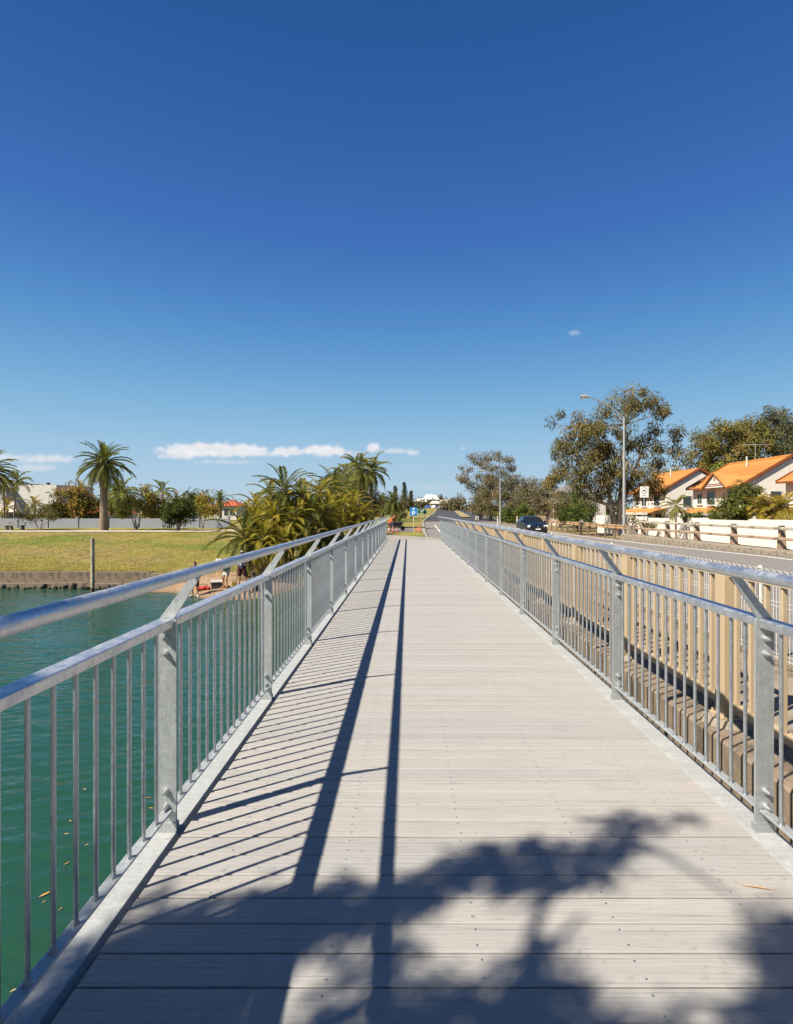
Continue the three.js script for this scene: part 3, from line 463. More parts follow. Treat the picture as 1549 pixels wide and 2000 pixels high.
[[990, 1004, 24, 16, 80, 'rounded bright green shrub under the scrub trees'], [1020, 1002, 18, 16, 78, 'bright green shrub behind the parked white sign post'], [1108, 1003, 18, 18, 54, 'green shrub right of the car beside the guard rail'], [1128, 1000, 22, 24, 55, 'dense dark green shrub left of the gum trunk'], [1096, 985, 16, 26, 58, 'olive shrub just right of the car roof']].forEach(([px, py, rx, ry, d, label], i) =>
  seenTree('shrub', label, 'shrub', px, 1025, d, [[px, py, rx, ry], [px - rx * .5, py + 5, rx * .6, ry * .7, .6], [px + rx * .5, py + 4, rx * .6, ry * .7, .6]],
    { ...G, seed: 40 + i, cols: i === 4 ? scrubCols : greenCols, dens: .8, len: .22, wid: .1, leaves: 70, clump: .42, droop: .1, twig: .3, fork: .4, r: .07 }, 'shrubs by the road'));
[[1094, 982, 22, 30, 68, 'olive scrub tree filling the gap between the car and the gum tree'], [1122, 986, 22, 28, 64, 'dark green bushy tree left of the white building'], [1150, 994, 18, 22, 60, 'low dark bushy tree just left of the gum trunk']].forEach(([px, py, rx, ry, d, label], i) =>
  seenTree('bushy_tree', label, 'tree', px, 1022, d, [[px, py - ry * .4, rx * .8, ry * .6], [px - rx * .6, py + ry * .1, rx * .6, ry * .6, 1], [px + rx * .6, py, rx * .6, ry * .6, 1], [px, py + ry * .5, rx * .95, ry * .6, 1.5], [px, py + ry * .9, rx * .9, ry * .4, 1]],
    { ...G, seed: 340 + i, cols: i ? greenCols : scrubCols, dens: .8, len: .28, wid: .1, leaves: 70, clump: .5, droop: .15, twig: .5, trunks: [[px - 4, py + 14, .08], [px + 5, py + 10, .08, .5]] }, 'roadside scrub trees'));
// wood behind the town houses
[[1375, 880, 30, 36, 84, 'olive tree left in the row behind the orange roofs'], [1420, 858, 46, 38, 80, 'broad olive tree behind the middle orange roof'], [1470, 852, 36, 40, 86, 'brown green tree behind the roof aerial'], [1515, 832, 34, 34, 88, 'tall blue green tree behind the right orange roof'], [1560, 850, 40, 40, 84, 'grey green tree cut by the right frame edge']].forEach(([px, py, rx, ry, d, label], i) =>
  seenTree('bush_tree', label, 'tree', px, 960, d, [[px, py - ry * .35, rx * .75, ry * .55], [px - rx * .6, py + ry * .1, rx * .55, ry * .6, 1], [px + rx * .6, py, rx * .55, ry * .6, 1], [px, py + ry * .6, rx, ry * .6, 1], [px + rx * .35, py - ry * .55, rx * .4, ry * .3, -1], [px - rx * .3, py - ry * .7, rx * .4, ry * .3, 2], [px, py + ry * 1.3, rx * .9, ry * .5, 1]],
    { ...G, seed: 50 + i, y: -.3, cols: i === 3 || i === 4 ? [[.13, .13, .06], [.11, .115, .05], [.16, .14, .065]] : [[.19, .17, .04], [.155, .15, .034], [.225, .175, .045], [.21, .155, .045]], dens: .85, len: .45, wid: .17, leaves: 70, clump: .8, droop: .15, twig: .5, bark: M.barkPale, trunks: [[px, py + 40, .3], [px + 10, py + 15, .2]] }, 'trees behind the town houses'));
seenTree('shrub', 'yellow green tree top between the two orange roofs', 'shrub', 1410, 960, 66, [[1405, 912, 15, 10], [1412, 922, 16, 12]], { ...G, seed: 58, y: -.4, cols: [[.2, .2, .03], [.16, .18, .03]], len: .3, wid: .14, clump: .5, dens: .8, leaves: 60, fork: 3, r: .1 });
seenTree('shrub', 'yellowing shrub between the gum tree and the left orange roof', 'shrub', 1300, 970, 68, [[1290, 925, 22, 16], [1325, 922, 18, 12], [1310, 940, 26, 16]], { ...G, seed: 59, y: -.4, cols: goldCols, len: .3, wid: .12, clump: .55, dens: .7, leaves: 60, fork: 3, r: .1 });
// garden shrubs behind the white wall
seenTree('garden_bush', 'leafy green garden bush in front of the middle town house', 'shrub', 1448, 1020, 34, [[1448, 975, 30, 24], [1425, 990, 26, 20, .5], [1470, 990, 22, 20, .5], [1455, 958, 16, 14], [1438, 1005, 34, 14, .5], [1478, 962, 8, 10]], { ...G, seed: 61, y: -.4, cols: [[.10, .115, .02], [.075, .10, .02], [.13, .14, .025]], len: .2, wid: .075, leaves: 90, clump: .3, dens: .75, droop: .1, fork: 1, r: .06 });
seenTree('garden_bush', 'low trailing bush over the white wall by the sign', 'shrub', 1385, 1018, 37, [[1360, 1006, 18, 8], [1392, 1004, 14, 9], [1340, 1008, 10, 6]], { ...G, seed: 62, y: -.4, cols: greenCols, len: .18, wid: .08, leaves: 60, clump: .25, dens: .7, fork: .7, r: .04 });
seenTree('garden_bush', 'scraggly shrub growing at the foot of the no fishing sign', 'shrub', 1262, 1030, 40.5, [[1262, 1022, 10, 12], [1240, 1018, 10, 14], [1275, 1028, 8, 7]], { ...G, seed: 63, y: -.35, cols: scrubCols, len: .18, wid: .06, leaves: 50, clump: .25, dens: .45, fork: .5, r: .03 });

// left park: small trees on the lawn
seenTree('park_tree', 'small open low tree beside the park benches', 'tree', 76, 1034, 56, [[62, 1006, 22, 12], [88, 1004, 22, 12, .6], [75, 996, 22, 10], [102, 1010, 12, 8], [48, 1012, 12, 8]], { ...G, seed: 71, cols: [[.13, .125, .03], [.10, .105, .03], [.16, .14, .04]], len: .2, wid: .075, leaves: 60, clump: .38, dens: .5, droop: 0, twig: 1, bark: M.barkPale, trunks: [[68, 1018, .05], [84, 1016, .05], [90, 1020, .04]] }, 'small trees on the park lawn');
seenTree('park_tree', 'yellow green frangipani like tree with pale trunk right of the tall palm', 'tree', 266, 1032, 58, [[250, 998, 16, 12], [282, 994, 20, 14, .5], [266, 985, 20, 10], [296, 1000, 12, 10], [240, 1004, 8, 7]], { ...G, seed: 72, cols: [[.20, .19, .025], [.15, .16, .025], [.24, .2, .04]], len: .3, wid: .12, leaves: 50, clump: .4, dens: .5, droop: -.1, twig: 1, bark: M.barkPale, trunks: [[264, 1014, .1], [256, 1006, .06], [275, 1006, .06]] }, 'small trees on the park lawn');
seenTree('park_tree', 'rounded dark green tree standing where the park path bends', 'tree', 348, 1034, 55, [[345, 1000, 32, 22], [325, 1004, 18, 18, .5], [368, 998, 16, 20, .5], [350, 988, 24, 12, 1], [330, 1018, 18, 8, .5]], { ...G, seed: 73, cols: [[.055, .075, .018], [.075, .10, .02], [.04, .055, .015], [.10, .12, .03]], len: .24, wid: .12, leaves: 80, clump: .4, dens: .8, droop: 0, bark: M.barkPale, trunks: [[346, 1016, .12], [356, 1012, .08]] }, 'small trees on the park lawn');
seenTree('park_tree', 'small yellowish tree before the white wall right of the dark tree', 'tree', 396, 1024, 62, [[392, 998, 15, 12], [412, 996, 14, 14, .5], [402, 988, 16, 10], [422, 1000, 8, 8]], { ...G, seed: 74, cols: goldCols, len: .28, wid: .1, leaves: 55, clump: .4, dens: .5, droop: .1, bark: M.barkPale, trunks: [[392, 1010, .06], [402, 1008, .06]] }, 'small trees on the park lawn');
// golden garden thickets behind the park wall
[[140, 975, 36, 30, 'rust and green garden thicket beside the white flat roofed house'], [178, 985, 22, 22, 'dense rusty garden thicket left of the tall palm'], [232, 972, 28, 26, 'olive garden thicket just right of the tall palm'], [282, 970, 28, 22, 'orange tinged garden thicket behind the yellow green tree'], [308, 985, 22, 20, 'low garden thicket behind the round dark tree'], [100, 1000, 20, 10, 'low dark hedge in front of the white flat roofed house'], [400, 978, 18, 14, 'golden shrub behind the small yellowish tree'], [372, 975, 22, 14, 'palmy green shrub above the round dark tree']].forEach(([px, py, rx, ry, label], i) =>
  seenTree('garden_thicket', label, 'shrub', px, 1015, 68 + (i % 3), [[px, py, rx, ry], [px - rx * .6, py + ry * .4, rx * .6, ry * .7, .6], [px + rx * .6, py + ry * .4, rx * .6, ry * .7, .6], [px, py - ry * .6, rx * .5, ry * .4], [px, py + ry * 1.1, rx * 1.1, ry * .5]],
    { ...G, seed: 80 + i, cols: [[[.24, .16, .03], [.17, .15, .026], [.30, .18, .035], [.12, .12, .025]], [[.27, .15, .035], [.16, .14, .026]], greenCols, goldCols, goldCols, [[.08, .06, .03], [.1, .08, .03]], goldCols, greenCols][i], len: .5, wid: .12, leaves: 46, clump: .6, dens: .6, droop: .5, twig: .3, fork: 1, r: .08 }, 'garden thickets behind the park wall'));

// middle distance left of the road
seenTree('she_oak', 'feathery olive tree mass behind the palm clump', 'tree', 690, 1020, 66, [[690, 965, 34, 34], [655, 950, 24, 26], [720, 975, 22, 30], [665, 925, 16, 14], [700, 940, 26, 22], [735, 990, 16, 20]], { ...G, seed: 90, cols: [[.12, .105, .045], [.10, .09, .04], [.14, .115, .05]], len: .45, wid: .05, leaves: 110, clump: .6, dens: .5, droop: .5, trunks: [[688, 985, .2], [705, 960, .14]] });
seenTree('she_oak', 'wispy blue green tree left of the tall feather palms', 'tree', 648, 1020, 70, [[648, 925, 10, 14], [655, 940, 14, 12], [640, 948, 14, 14]], { ...G, seed: 91, cols: [[.08, .09, .06], [.10, .10, .05]], len: .4, wid: .05, leaves: 60, clump: .5, dens: .4, trunks: [[650, 960, .1]] });
seenTree('she_oak', 'brownish feathery tree between the date palms and the parking sign', 'tree', 792, 1015, 92, [[792, 985, 12, 22], [785, 995, 14, 16], [798, 975, 8, 14]], { ...G, seed: 92, cols: [[.14, .11, .04], [.11, .095, .035]], len: .4, wid: .06, leaves: 70, clump: .6, dens: .55, trunks: [[791, 995, .12]] });
seenTree('shrub', 'rounded green shrub beside the driveway left of the parking sign', 'shrub', 782, 1018, 76, [[782, 1004, 12, 12], [775, 1008, 9, 8], [791, 1006, 8, 10]], { ...G, seed: 93, cols: [[.11, .12, .04], [.13, .14, .05]], len: .22, wid: .09, leaves: 70, clump: .4, dens: .8, fork: .4, r: .05 });
[[772, 948, 30, 100, 'slim distant pine left of the taller pine'], [790, 940, 26, 96, 'tallest slim distant pine over the park'], [803, 958, 24, 98, 'short distant pine nearest the road']].forEach(([px, top, w, d, label], i) => {
  const bx = wx(px, d), by = ground(bx, d), h = wy(top, d) - by, g = thing('pine_tree', label, 'tree', [bx, by, -d], 0, 'distant pines'), R = rng(95 + i), tb = new MB(), lb = new MB();
  tb.tube([V(0, 0, 0), V(0, h, 0)], [.2, .02], 7);
  for (let k = 0; k < 26; k++) { const t = .25 + .72 * k / 26, L = (1 - t) * h * .17 + .12; for (let j = 0; j < 5; j++) { const a = R() * 6.28, e = V(Math.cos(a) * L, t * h + L * .12, Math.sin(a) * L); tb.tube([V(0, t * h, 0), e], [.03, .01], 4); for (let q = 0; q < 8; q++) leafAt(lb, V(0, t * h, 0).lerp(e, .2 + .8 * R()), rv(R).add(V(0, .4, 0)), R, .4, .06, pick(R, [[.07, .08, .045], [.09, .095, .05]])); } }
  tb.build('trunk', M.barkDark, g); lb.build('crown', M.leaf, g);
});
// far trees closing the view along the road
[[842, 984, 14, 8, 300, 'dark far tree left of the white roofed buildings'], [878, 983, 12, 12, 210, 'olive far tree on the median crest'], [895, 978, 12, 12, 190, 'olive far tree behind the lamp posts on the rise'], [760, 985, 20, 14, 150, 'green far tree behind the date palms'], [815, 985, 10, 8, 170, 'low far shrub behind the green road sign'], [872, 990, 8, 6, 230, 'low far bush at the road crest'], [855, 978, 8, 8, 380, 'bare far tree right of the white roof'], [730, 990, 20, 16, 130, 'far olive tree behind the bridge end'], [1120, 985, 40, 20, 130, 'far tree line behind the gum tree'], [1180, 985, 40, 20, 150, 'far tree line behind the street lamp'], [1040, 985, 50, 24, 140, 'far tree line behind the scrub'], [930, 990, 24, 14, 180, 'far scrub behind the leftmost scrub tree'], [600, 985, 50, 14, 150, 'far tree line behind the palm clump'], [510, 988, 40, 12, 160, 'far low trees left of the palm clump'], [450, 988, 30, 10, 170, 'far low trees behind the red roofed house'], [350, 985, 40, 12, 170, 'far low trees behind the grey roof'], [220, 985, 50, 12, 170, 'far low trees behind the tall palm'], [40, 985, 60, 12, 170, 'far low trees behind the white house'], [-120, 985, 80, 14, 150, 'far low trees beyond the left frame edge'], [1300, 985, 60, 20, 150, 'far tree line behind the left town house'], [-330, 978, 110, 24, 130, 'far tree line out of frame to the left, first'], [-600, 978, 130, 24, 130, 'far tree line out of frame to the left, second'], [-950, 978, 160, 24, 120, 'far tree line out of frame to the left, third'], [-1400, 978, 200, 24, 115, 'far tree line out of frame to the left, fourth'], [1720, 978, 110, 24, 120, 'far tree line out of frame to the right, first'], [1980, 978, 130, 24, 120, 'far tree line out of frame to the right, second'], [2300, 978, 160, 24, 115, 'far tree line out of frame to the right, third'], [2800, 978, 200, 24, 110, 'far tree line out of frame to the right, fourth']].forEach(([px, py, rx, ry, d, label], i) =>
  seenTree('far_tree', label, 'tree', px, 1000, d, [[px, py, rx, ry], [px - rx * .55, py + ry * .3, rx * .55, ry * .8], [px + rx * .55, py + ry * .25, rx * .55, ry * .8], [px, py + ry, rx, ry * .6]], { ...G, seed: 110 + i, cols: i % 3 ? scrubCols : [[.09, .10, .03], [.11, .11, .03]], len: d * .0052, wid: d * .0022, leaves: 40, clump: d * .0075, dens: .5, droop: .2, twig: .1, fork: 1.5, r: .2 }, 'far trees'));

// ---------------------------------------------------------------- palms
const frondCache = {};
function frondGeo(kind, elev, v) { // pinnate leaf in the +x direction, leaving the crown at an angle above the horizon
  const key = `${kind}${elev}${v}`; if (frondCache[key]) return frondCache[key];
  const K = { date: { L: 3.0, n: 50, ll: .50, w: .028, arch: 1.15, vee: .55, c: [.085, .10, .025], c2: [.14, .14, .035] }, dead: { L: 2.6, n: 26, ll: .42, w: .034, arch: .5, vee: .1, c: [.38, .27, .15], c2: [.26, .18, .10] }, clump: { L: 2.3, n: 46, ll: .40, w: .027, arch: 1.3, vee: .5, c: [.15, .15, .022], c2: [.34, .26, .03] }, feather: { L: 2.9, n: 40, ll: .62, w: .045, arch: 1.5, vee: -.15, c: [.105, .12, .032], c2: [.17, .16, .04] }, cane: { L: 2.0, n: 26, ll: .48, w: .05, arch: 1.3, vee: .45, c: [.17, .15, .022], c2: [.26, .17, .025] } }[kind];
  const R = rng(900 + v * 17 + Math.round(elev * 3)), b = new MB(), pts = [], N = 10; let a = elev * Math.PI / 180, p = V(0, 0, 0);
  const side = (R() - .5) * .25, Lf = K.L * (.85 + .3 * R());
  for (let i = 0; i <= N; i++) { pts.push(p.clone()); p = p.clone().add(V(Math.cos(a) * Lf / N, Math.sin(a) * Lf / N, side * Lf / N * i / N)); a = Math.max(-1.45, a - K.arch * (.6 + .8 * i / N) / N * (.6 + .5 * Math.cos(a))); }
  b.tube(pts, pts.map((_, i) => lerp(.028, .005, i / N)), 4, [K.c[0] * 1.6, K.c[1] * 1.4, K.c[2] * 1.2], false);
  for (let k = 0; k < K.n; k++) for (const s of [-1, 1]) {
    const t = .1 + .9 * (k + R() * .6) / K.n, f = t * N, i = Math.min(N - 1, Math.floor(f)), q = pts[i].clone().lerp(pts[i + 1], f - i), tg = pts[i + 1].clone().sub(pts[i]).normalize(), up = V(0, 0, 1).cross(tg).negate().normalize(); if (up.y < 0 && elev > -20) up.negate();
    const l = K.ll * (.35 + .75 * Math.sin(Math.PI * (.12 + .8 * t))) * (.8 + .4 * R()), dir = V(0, 0, s).multiplyScalar(1).addScaledVector(tg, .75 + .5 * t).addScaledVector(up, K.vee + (R() - .5) * .3).normalize();
    const m = R() * (t * .6 + .5), fk = kind === 'dead' ? 1.3 : FROND, col = [lerp(K.c[0], K.c2[0], m) * fk, lerp(K.c[1], K.c2[1], m) * fk, lerp(K.c[2], K.c2[2], m) * fk];
    const e = q.clone().addScaledVector(dir, l).add(V(0, -l * .22, 0)), md = q.clone().addScaledVector(dir, l * .5), wv = tg.clone().multiplyScalar(K.w / 2);
    b.quad(q, md.clone().sub(wv), e, md.clone().add(wv), col);
  }
  return frondCache[key] = b.geo();
}
function palm(name, label, category, base, { h, r = .2, kind = 'date', n = 34, scale = 1, seed = 1, lean = [0, 0], dead = 0, lo = -35, hi = 85, bulge = 1, barkM = M.barkPalm, boots = true }, group, stems) {
  const R = rng(seed * 31 + 7), g = thing(name, label, category, base, 0, group);
  for (const [sx, sz, sh, lx, lz] of stems || [[0, 0, h, lean[0], lean[1]]]) {
    const tb = new MB(), top = V(sx + lx, sh, sz + lz), pts = [], rs = [];
    const nseg = Math.max(6, Math.round(sh / .22)); for (let i = 0; i <= nseg; i++) { const t = i / nseg; pts.push(V(sx + lx * t * t, lerp(-.3, sh, t), sz + lz * t * t)); rs.push(r * (1 + .35 * Math.pow(1 - t, 6) + (t > .82 ? .28 * bulge * Math.sin((t - .82) / .18 * Math.PI) : 0)) * (boots && i % 2 ? 1.07 : .97)); }
    tb.tube(pts, rs, 10);
    if (boots) for (let i = 0; i < 26; i++) { const a = R() * 6.28, y = -R() * Math.min(1.2, sh * .4); const o = V(Math.cos(a), 0, Math.sin(a)); tb.bar(top.clone().add(V(0, y, 0)).addScaledVector(o, r * .8), top.clone().add(V(0, y + .22, 0)).addScaledVector(o, r * 1.5), .06, .03); }
    tb.build('trunk', barkM, g);
    for (let k = 0; k < n; k++) {
      const f = (k + .5) / n, el = Math.round(lerp(hi, lo, Math.pow(f, .8)) / 12) * 12, m = mesh('frond', frondGeo(kind, el, k % 3), M.frond, g, [top.x, top.y - f * .25, top.z], [0, k * 2.399963 + R() * .4, 0]); m.scale.setScalar(scale * (.85 + .3 * R()));
    }
    for (let k = 0; k < dead; k++) { const m = mesh('dead_frond', frondGeo('dead', -60 - 10 * (k % 2), k % 3), M.frond, g, [top.x, top.y - .3 - R() * .5, top.z], [0, R() * 6.28, 0]); m.scale.setScalar(scale * (.7 + .4 * R())); }
  }
  return g;
}
const at = (px, d, y) => [wx(px, d), y ?? ground(wx(px, d), d), -d];
// tall date palm on the lawn, one at the left edge
palm('date_palm', 'tall date palm standing alone on the lawn by the path', 'palm', at(203, 56), { h: wy(903, 56) - ground(wx(203, 56), 56), r: .36, n: 56, scale: 1.0, seed: 3, dead: 6, lo: -48, hi: 86 }, 'date palms');
palm('date_palm', 'date palm cut by the left edge of the frame', 'palm', at(-22, 56), { h: wy(915, 56) + .3, r: .36, n: 50, scale: 1.0, seed: 4, dead: 3, lo: -45 }, 'date palms');
palm('date_palm', 'small distant date palm before the red roofed house', 'palm', at(430, 96), { h: wy(975, 96) + .2, r: .28, n: 40, scale: .72, seed: 5, lo: -40 }, 'date palms');
palm('date_palm', 'left of the two short date palms past the bridge end', 'palm', at(746, 84), { h: wy(982, 84) - .1, r: .3, n: 46, scale: .78, seed: 6, lo: -45, dead: 4 }, 'date palms');
palm('date_palm', 'right of the two short date palms past the bridge end', 'palm', at(768, 80), { h: wy(980, 80) - .1, r: .3, n: 46, scale: .78, seed: 7, lo: -45, dead: 4 }, 'date palms');
// garden palms behind the wall
palm('garden_palm', 'slender palm at the left edge before the white house', 'palm', at(8, 66), { h: wy(948, 66) + .4, r: .08, kind: 'cane', n: 13, scale: .85, seed: 8, boots: false, lo: -10 }, 'garden palms');
palm('garden_palm', 'slender palm with leaning stem in front of the white house', 'palm', at(27, 65), { h: wy(940, 65) + .4, r: .09, kind: 'feather', n: 13, scale: .72, seed: 9, boots: false, lean: [.4, 0], lo: -15 }, 'garden palms');
palm('garden_palm', 'tall slim garden palm above the thicket right of the tall palm', 'palm', at(318, 72), { h: wy(958, 72) + .3, r: .1, kind: 'feather', n: 14, scale: .75, seed: 10, boots: false, lo: -10 }, 'garden palms');
palm('garden_palm', 'small yellow garden palm beside the grey roof', 'palm', at(346, 72), { h: wy(972, 72) + .3, r: .08, kind: 'cane', n: 12, scale: .8, seed: 11, boots: false, lo: 0 }, 'garden palms');
palm('garden_palm', 'bushy garden palm just right of the tall date palm', 'palm', at(238, 67), { h: wy(962, 67) + .3, r: .12, kind: 'feather', n: 22, scale: .95, seed: 12, boots: false, lo: -50 }, 'garden palms');
palm('garden_palm', 'bushy garden palm crowning the rusty thicket', 'palm', at(158, 70), { h: wy(952, 70) + .3, r: .1, kind: 'cane', n: 16, scale: .8, seed: 13, boots: false, lo: -20 }, 'garden palms');
palm('garden_palm', 'low yellow garden palm left of the distant date palm', 'palm', at(375, 70), { h: wy(980, 70) + .3, r: .1, kind: 'cane', n: 18, scale: .8, seed: 14, boots: false, lo: -20 }, 'garden palms');
palm('garden_palm', 'low golden palm before the flat roofed white house', 'palm', at(68, 69), { h: wy(985, 69) + .3, r: .1, kind: 'cane', n: 16, scale: .75, seed: 15, boots: false, lo: -15 }, 'garden palms');
palm('garden_palm', 'low golden palm near the left frame edge', 'palm', at(14, 70), { h: wy(988, 70) + .3, r: .1, kind: 'cane', n: 18, scale: .8, seed: 16, boots: false, lo: -25 }, 'garden palms');
palm('garden_palm', 'dark green palm in the town house garden by the sign', 'palm', at(1320, 36, -.4), { h: wy(985, 36) + .4, r: .07, kind: 'feather', n: 14, scale: .42, seed: 17, boots: false, lo: -35 }, 'garden palms');
// golden cane clumps by the town houses
[[1492, 990, 32, 'golden cane palm clump beside the leafy garden bush', 21], [1530, 985, 31, 'golden cane palm clump at the right frame edge', 22], [1512, 1000, 31.5, 'low golden cane palm clump between two taller ones', 23]].forEach(([px, py, d, label, seed]) => {
  const R = rng(seed), st = [...Array(5)].map(() => [(R() - .5) * .7, (R() - .5) * .7, wy(py, d) + .5 + (R() - .5) * .5, (R() - .5) * .6, (R() - .5) * .4]);
  palm('cane_palm', label, 'palm', at(px, d, -.5), { r: .045, kind: 'cane', n: 9, scale: .52, seed, boots: false, lo: -25, hi: 80, barkM: M.barkPale }, 'golden cane palms', st);
});
// tall feather palms behind the clump
palm('feather_palm', 'tallest bushy feather palm behind the palm clump', 'palm', at(700, 52), { h: wy(910, 52), r: .16, kind: 'feather', n: 30, scale: .8, seed: 24, lo: -50, dead: 2, boots: false }, 'feather palms');
palm('feather_palm', 'tall feather palm leaning right over the bridge end', 'palm', at(726, 53), { h: wy(916, 53), r: .16, kind: 'feather', n: 26, scale: .8, seed: 25, lo: -40, boots: false }, 'feather palms');
palm('feather_palm', 'shorter feather palm left of the tall pair', 'palm', at(680, 54), { h: wy(925, 54), r: .15, kind: 'feather', n: 24, scale: .72, seed: 26, lo: -55, boots: false }, 'feather palms');
// the big clump on the bank: each stem a palm of its own
[[556, 957, 33, 'dark crowned palm at the highest point of the clump'], [528, 965, 34, 'palm with bare spikes left of the clump top'], [590, 968, 33, 'full green palm right of the clump top'], [625, 960, 37, 'golden palm in the middle of the clump ridge'], [655, 955, 40, 'golden palm high on the right of the clump'], [690, 985, 38, 'orange tipped palm at the right end of the clump'], [668, 985, 36.5, 'yellow palm low at the right of the clump'], [640, 995, 34.5, 'arching palm above the railing in the clump'], [604, 1010, 32.5, 'drooping palm in the front middle of the clump'], [570, 1015, 31.8, 'shaggy palm with dead skirt in the clump front'], [532, 1010, 32, 'grey green palm front left in the clump'], [498, 1018, 32.5, 'leftmost big palm of the clump'], [480, 1048, 31.6, 'low shaggy palm over the people on the bank'], [515, 1050, 31.2, 'low palm brushing the sand in the clump'], [548, 1055, 31, 'low yellow palm near the waterline'], [600, 1050, 32, 'low palm hidden behind the handrail'], [650, 1035, 34, 'low golden palm behind the railing'], [700, 1010, 37, 'last golden palm beside the bridge end'], [500, 985, 35, 'pale palm high on the left of the clump'], [712, 1000, 39, 'bright orange palm next to the path end']].forEach(([px, py, d, label], i) => {
  const b = at(px, d); palm('clump_palm', label, 'palm', b, { h: Math.max(.5, wy(py, d) - b[1]), r: .13, kind: i % 4 === 0 && i < 13 ? 'date' : 'clump', n: 32, scale: [.72, .62, .72, .74, .76, .66, .62, .7, .7, .72, .68, .7, .72, .66, .6, .6, .62, .6, .62, .6][i], seed: 40 + i, lo: -62, hi: 80, dead: i % 2 ? 14 : 8, bulge: .3 }, 'palms of the clump on the bank');
});

// ---------------------------------------------------------------- gum tree behind the viewer whose branches shade the near deck
{
  const base = V(-6.8, ground(-6.8, -8.2), 8.2), R = rng(500), g = thing('shade_tree', 'gum tree behind the viewer shading the near boards', 'tree', base.toArray(), 0, 'gum trees'), tb = new MB(), lb = new MB();
  const deck = (px, py) => { const d = EYE * FOC / (py - VY); return V((px - VX) * d / FOC, 0, -d); }, up = (p, h) => p.clone().addScaledVector(SUN, h / SUN.y).sub(base);
  const fork = V(.6, 3.2, -1.2); limb(tb, V(0, -.3, 0), fork, .3, .2, R, .05, 8, 10);
  const hubs = [];
  const spots = [ // frame position of the shade, half size in metres, height, leaves
    [1245, 1612, .10, .05, 6.0, 60], [1210, 1600, .08, .05, 5.6, 40], [1335, 1603, .09, .03, 6.2, 26], [1190, 1655, .13, .06, 5.6, 70], [1100, 1660, .14, .07, 5.4, 120], [1010, 1665, .14, .07, 5.2, 120], [930, 1680, .13, .08, 5.2, 110], [1180, 1700, .14, .07, 5.0, 70], [1080, 1710, .16, .07, 5.0, 120], [980, 1705, .14, .07, 5.4, 110], [870, 1712, .12, .07, 5.0, 100], [1230, 1670, .08, .06, 5.8, 26],
    [800, 1740, .12, .06, 5.0, 100], [730, 1760, .14, .08, 5.0, 130], [640, 1745, .12, .07, 4.8, 90], [560, 1765, .14, .09, 4.8, 130], [470, 1790, .17, .1, 4.8, 170], [380, 1815, .18, .1, 4.6, 180], [290, 1850, .2, .12, 4.6, 200], [460, 1850, .18, .1, 4.8, 170], [560, 1830, .14, .08, 5.0, 110], [650, 1800, .12, .08, 5.2, 110], [740, 1800, .11, .06, 5.0, 80], [820, 1770, .1, .05, 5.2, 60],
    [200, 1920, .2, .1, 4.5, 170], [330, 1920, .2, .1, 4.5, 170], [440, 1940, .16, .09, 4.6, 120], [250, 1985, .22, .1, 4.4, 180], [400, 2010, .2, .08, 4.4, 130], [130, 1985, .2, .1, 4.4, 150], [540, 1890, .1, .06, 4.8, 60],
    [760, 1860, .08, .05, 5.0, 30], [800, 1900, .1, .05, 5.0, 40], [700, 1920, .1, .06, 4.8, 40], [850, 1950, .12, .06, 4.8, 70], [960, 1950, .14, .07, 4.8, 90], [1075, 1920, .1, .09, 5.0, 100], [1100, 1965, .12, .08, 4.8, 110], [1010, 1985, .14, .06, 4.8, 100], [900, 1995, .14, .06, 4.6, 90], [1080, 1860, .05, .05, 5.0, 26], [1180, 1995, .1, .05, 4.8, 50], [700, 1995, .14, .05, 4.6, 70], [1300, 2005, .16, .05, 4.8, 50],
    [1535, 1810, .08, .06, 5.6, 70], [1540, 1870, .09, .07, 5.4, 100], [1560, 1930, .12, .07, 5.2, 120], [1570, 1990, .16, .07, 5.0, 120], [1500, 1985, .09, .05, 5.0, 60], [1490, 1790, .05, .04, 5.6, 20], [1600, 1850, .12, .1, 5.4, 100]];
  const clump = (c, rx, rz, n) => { for (let j = 0; j < n; j++) { const v = rv(R), p = c.clone().add(V(v.x * rx * 1.1, v.y * .2, v.z * rz * 1.5)); leafAt(lb, p, rv(R).add(V(0, -.9, 0)), R, .13 * (.7 + .6 * R()), .034, pick(R, gumCols)); } };
  const arms = [[fork, up(deck(560, 1850), 4.5)], [fork, up(deck(1060, 1760), 4.9)], [fork, up(deck(1000, 1990), 4.6)], [fork, up(deck(1500, 2060), 4.9)]].map(([a, b], i) => limb(tb, a, b, .11, .022, R, .06, 10, 7));
  arms.push(limb(tb, arms[1][10], up(deck(1240, 1640), 5.6), .02, .008, R, .05, 5, 5)); arms.push(limb(tb, up(deck(960, 1960), 4.8), up(deck(1140, 1785), 5.0), .018, .012, R, .02, 5, 5));
  for (const [px, py, rx, rz, h, n] of spots) {
    const c = up(deck(px, py), h); let best = null, bd = 1e9; for (const a of arms) for (const q of a) { const dd = q.distanceTo(c); if (dd < bd) { bd = dd; best = q; } }
    limb(tb, best.clone(), c, .011, .004, R, .08, 4, 4); clump(c, rx, rz, Math.round(n * .8));
  }
  for (let k = 0; k < 150; k++) { // the rest of the crown, back from the railing
    const c = V(.4 + (R() * 2 - 1) * 3.2, 4.6 + R() * 3.4, -1.0 + R() * 4.2 + .6); if (k % 3 === 0) limb(tb, fork.clone(), c, .05, .008, R, .1, 6, 5); clump(c, .5, .35, 60);
  }
  for (const [px, py, n] of [[300, 2150, 260], [700, 2200, 200], [1100, 2150, 220], [1500, 2150, 240], [-200, 2150, 220], [0, 1900, 160], [60, 2040, 180]]) { const c = up(deck(px, py), 4.7); let best = arms[0][9]; limb(tb, best.clone(), c, .012, .004, R, .08, 4, 4); clump(c, .3, .16, n); }
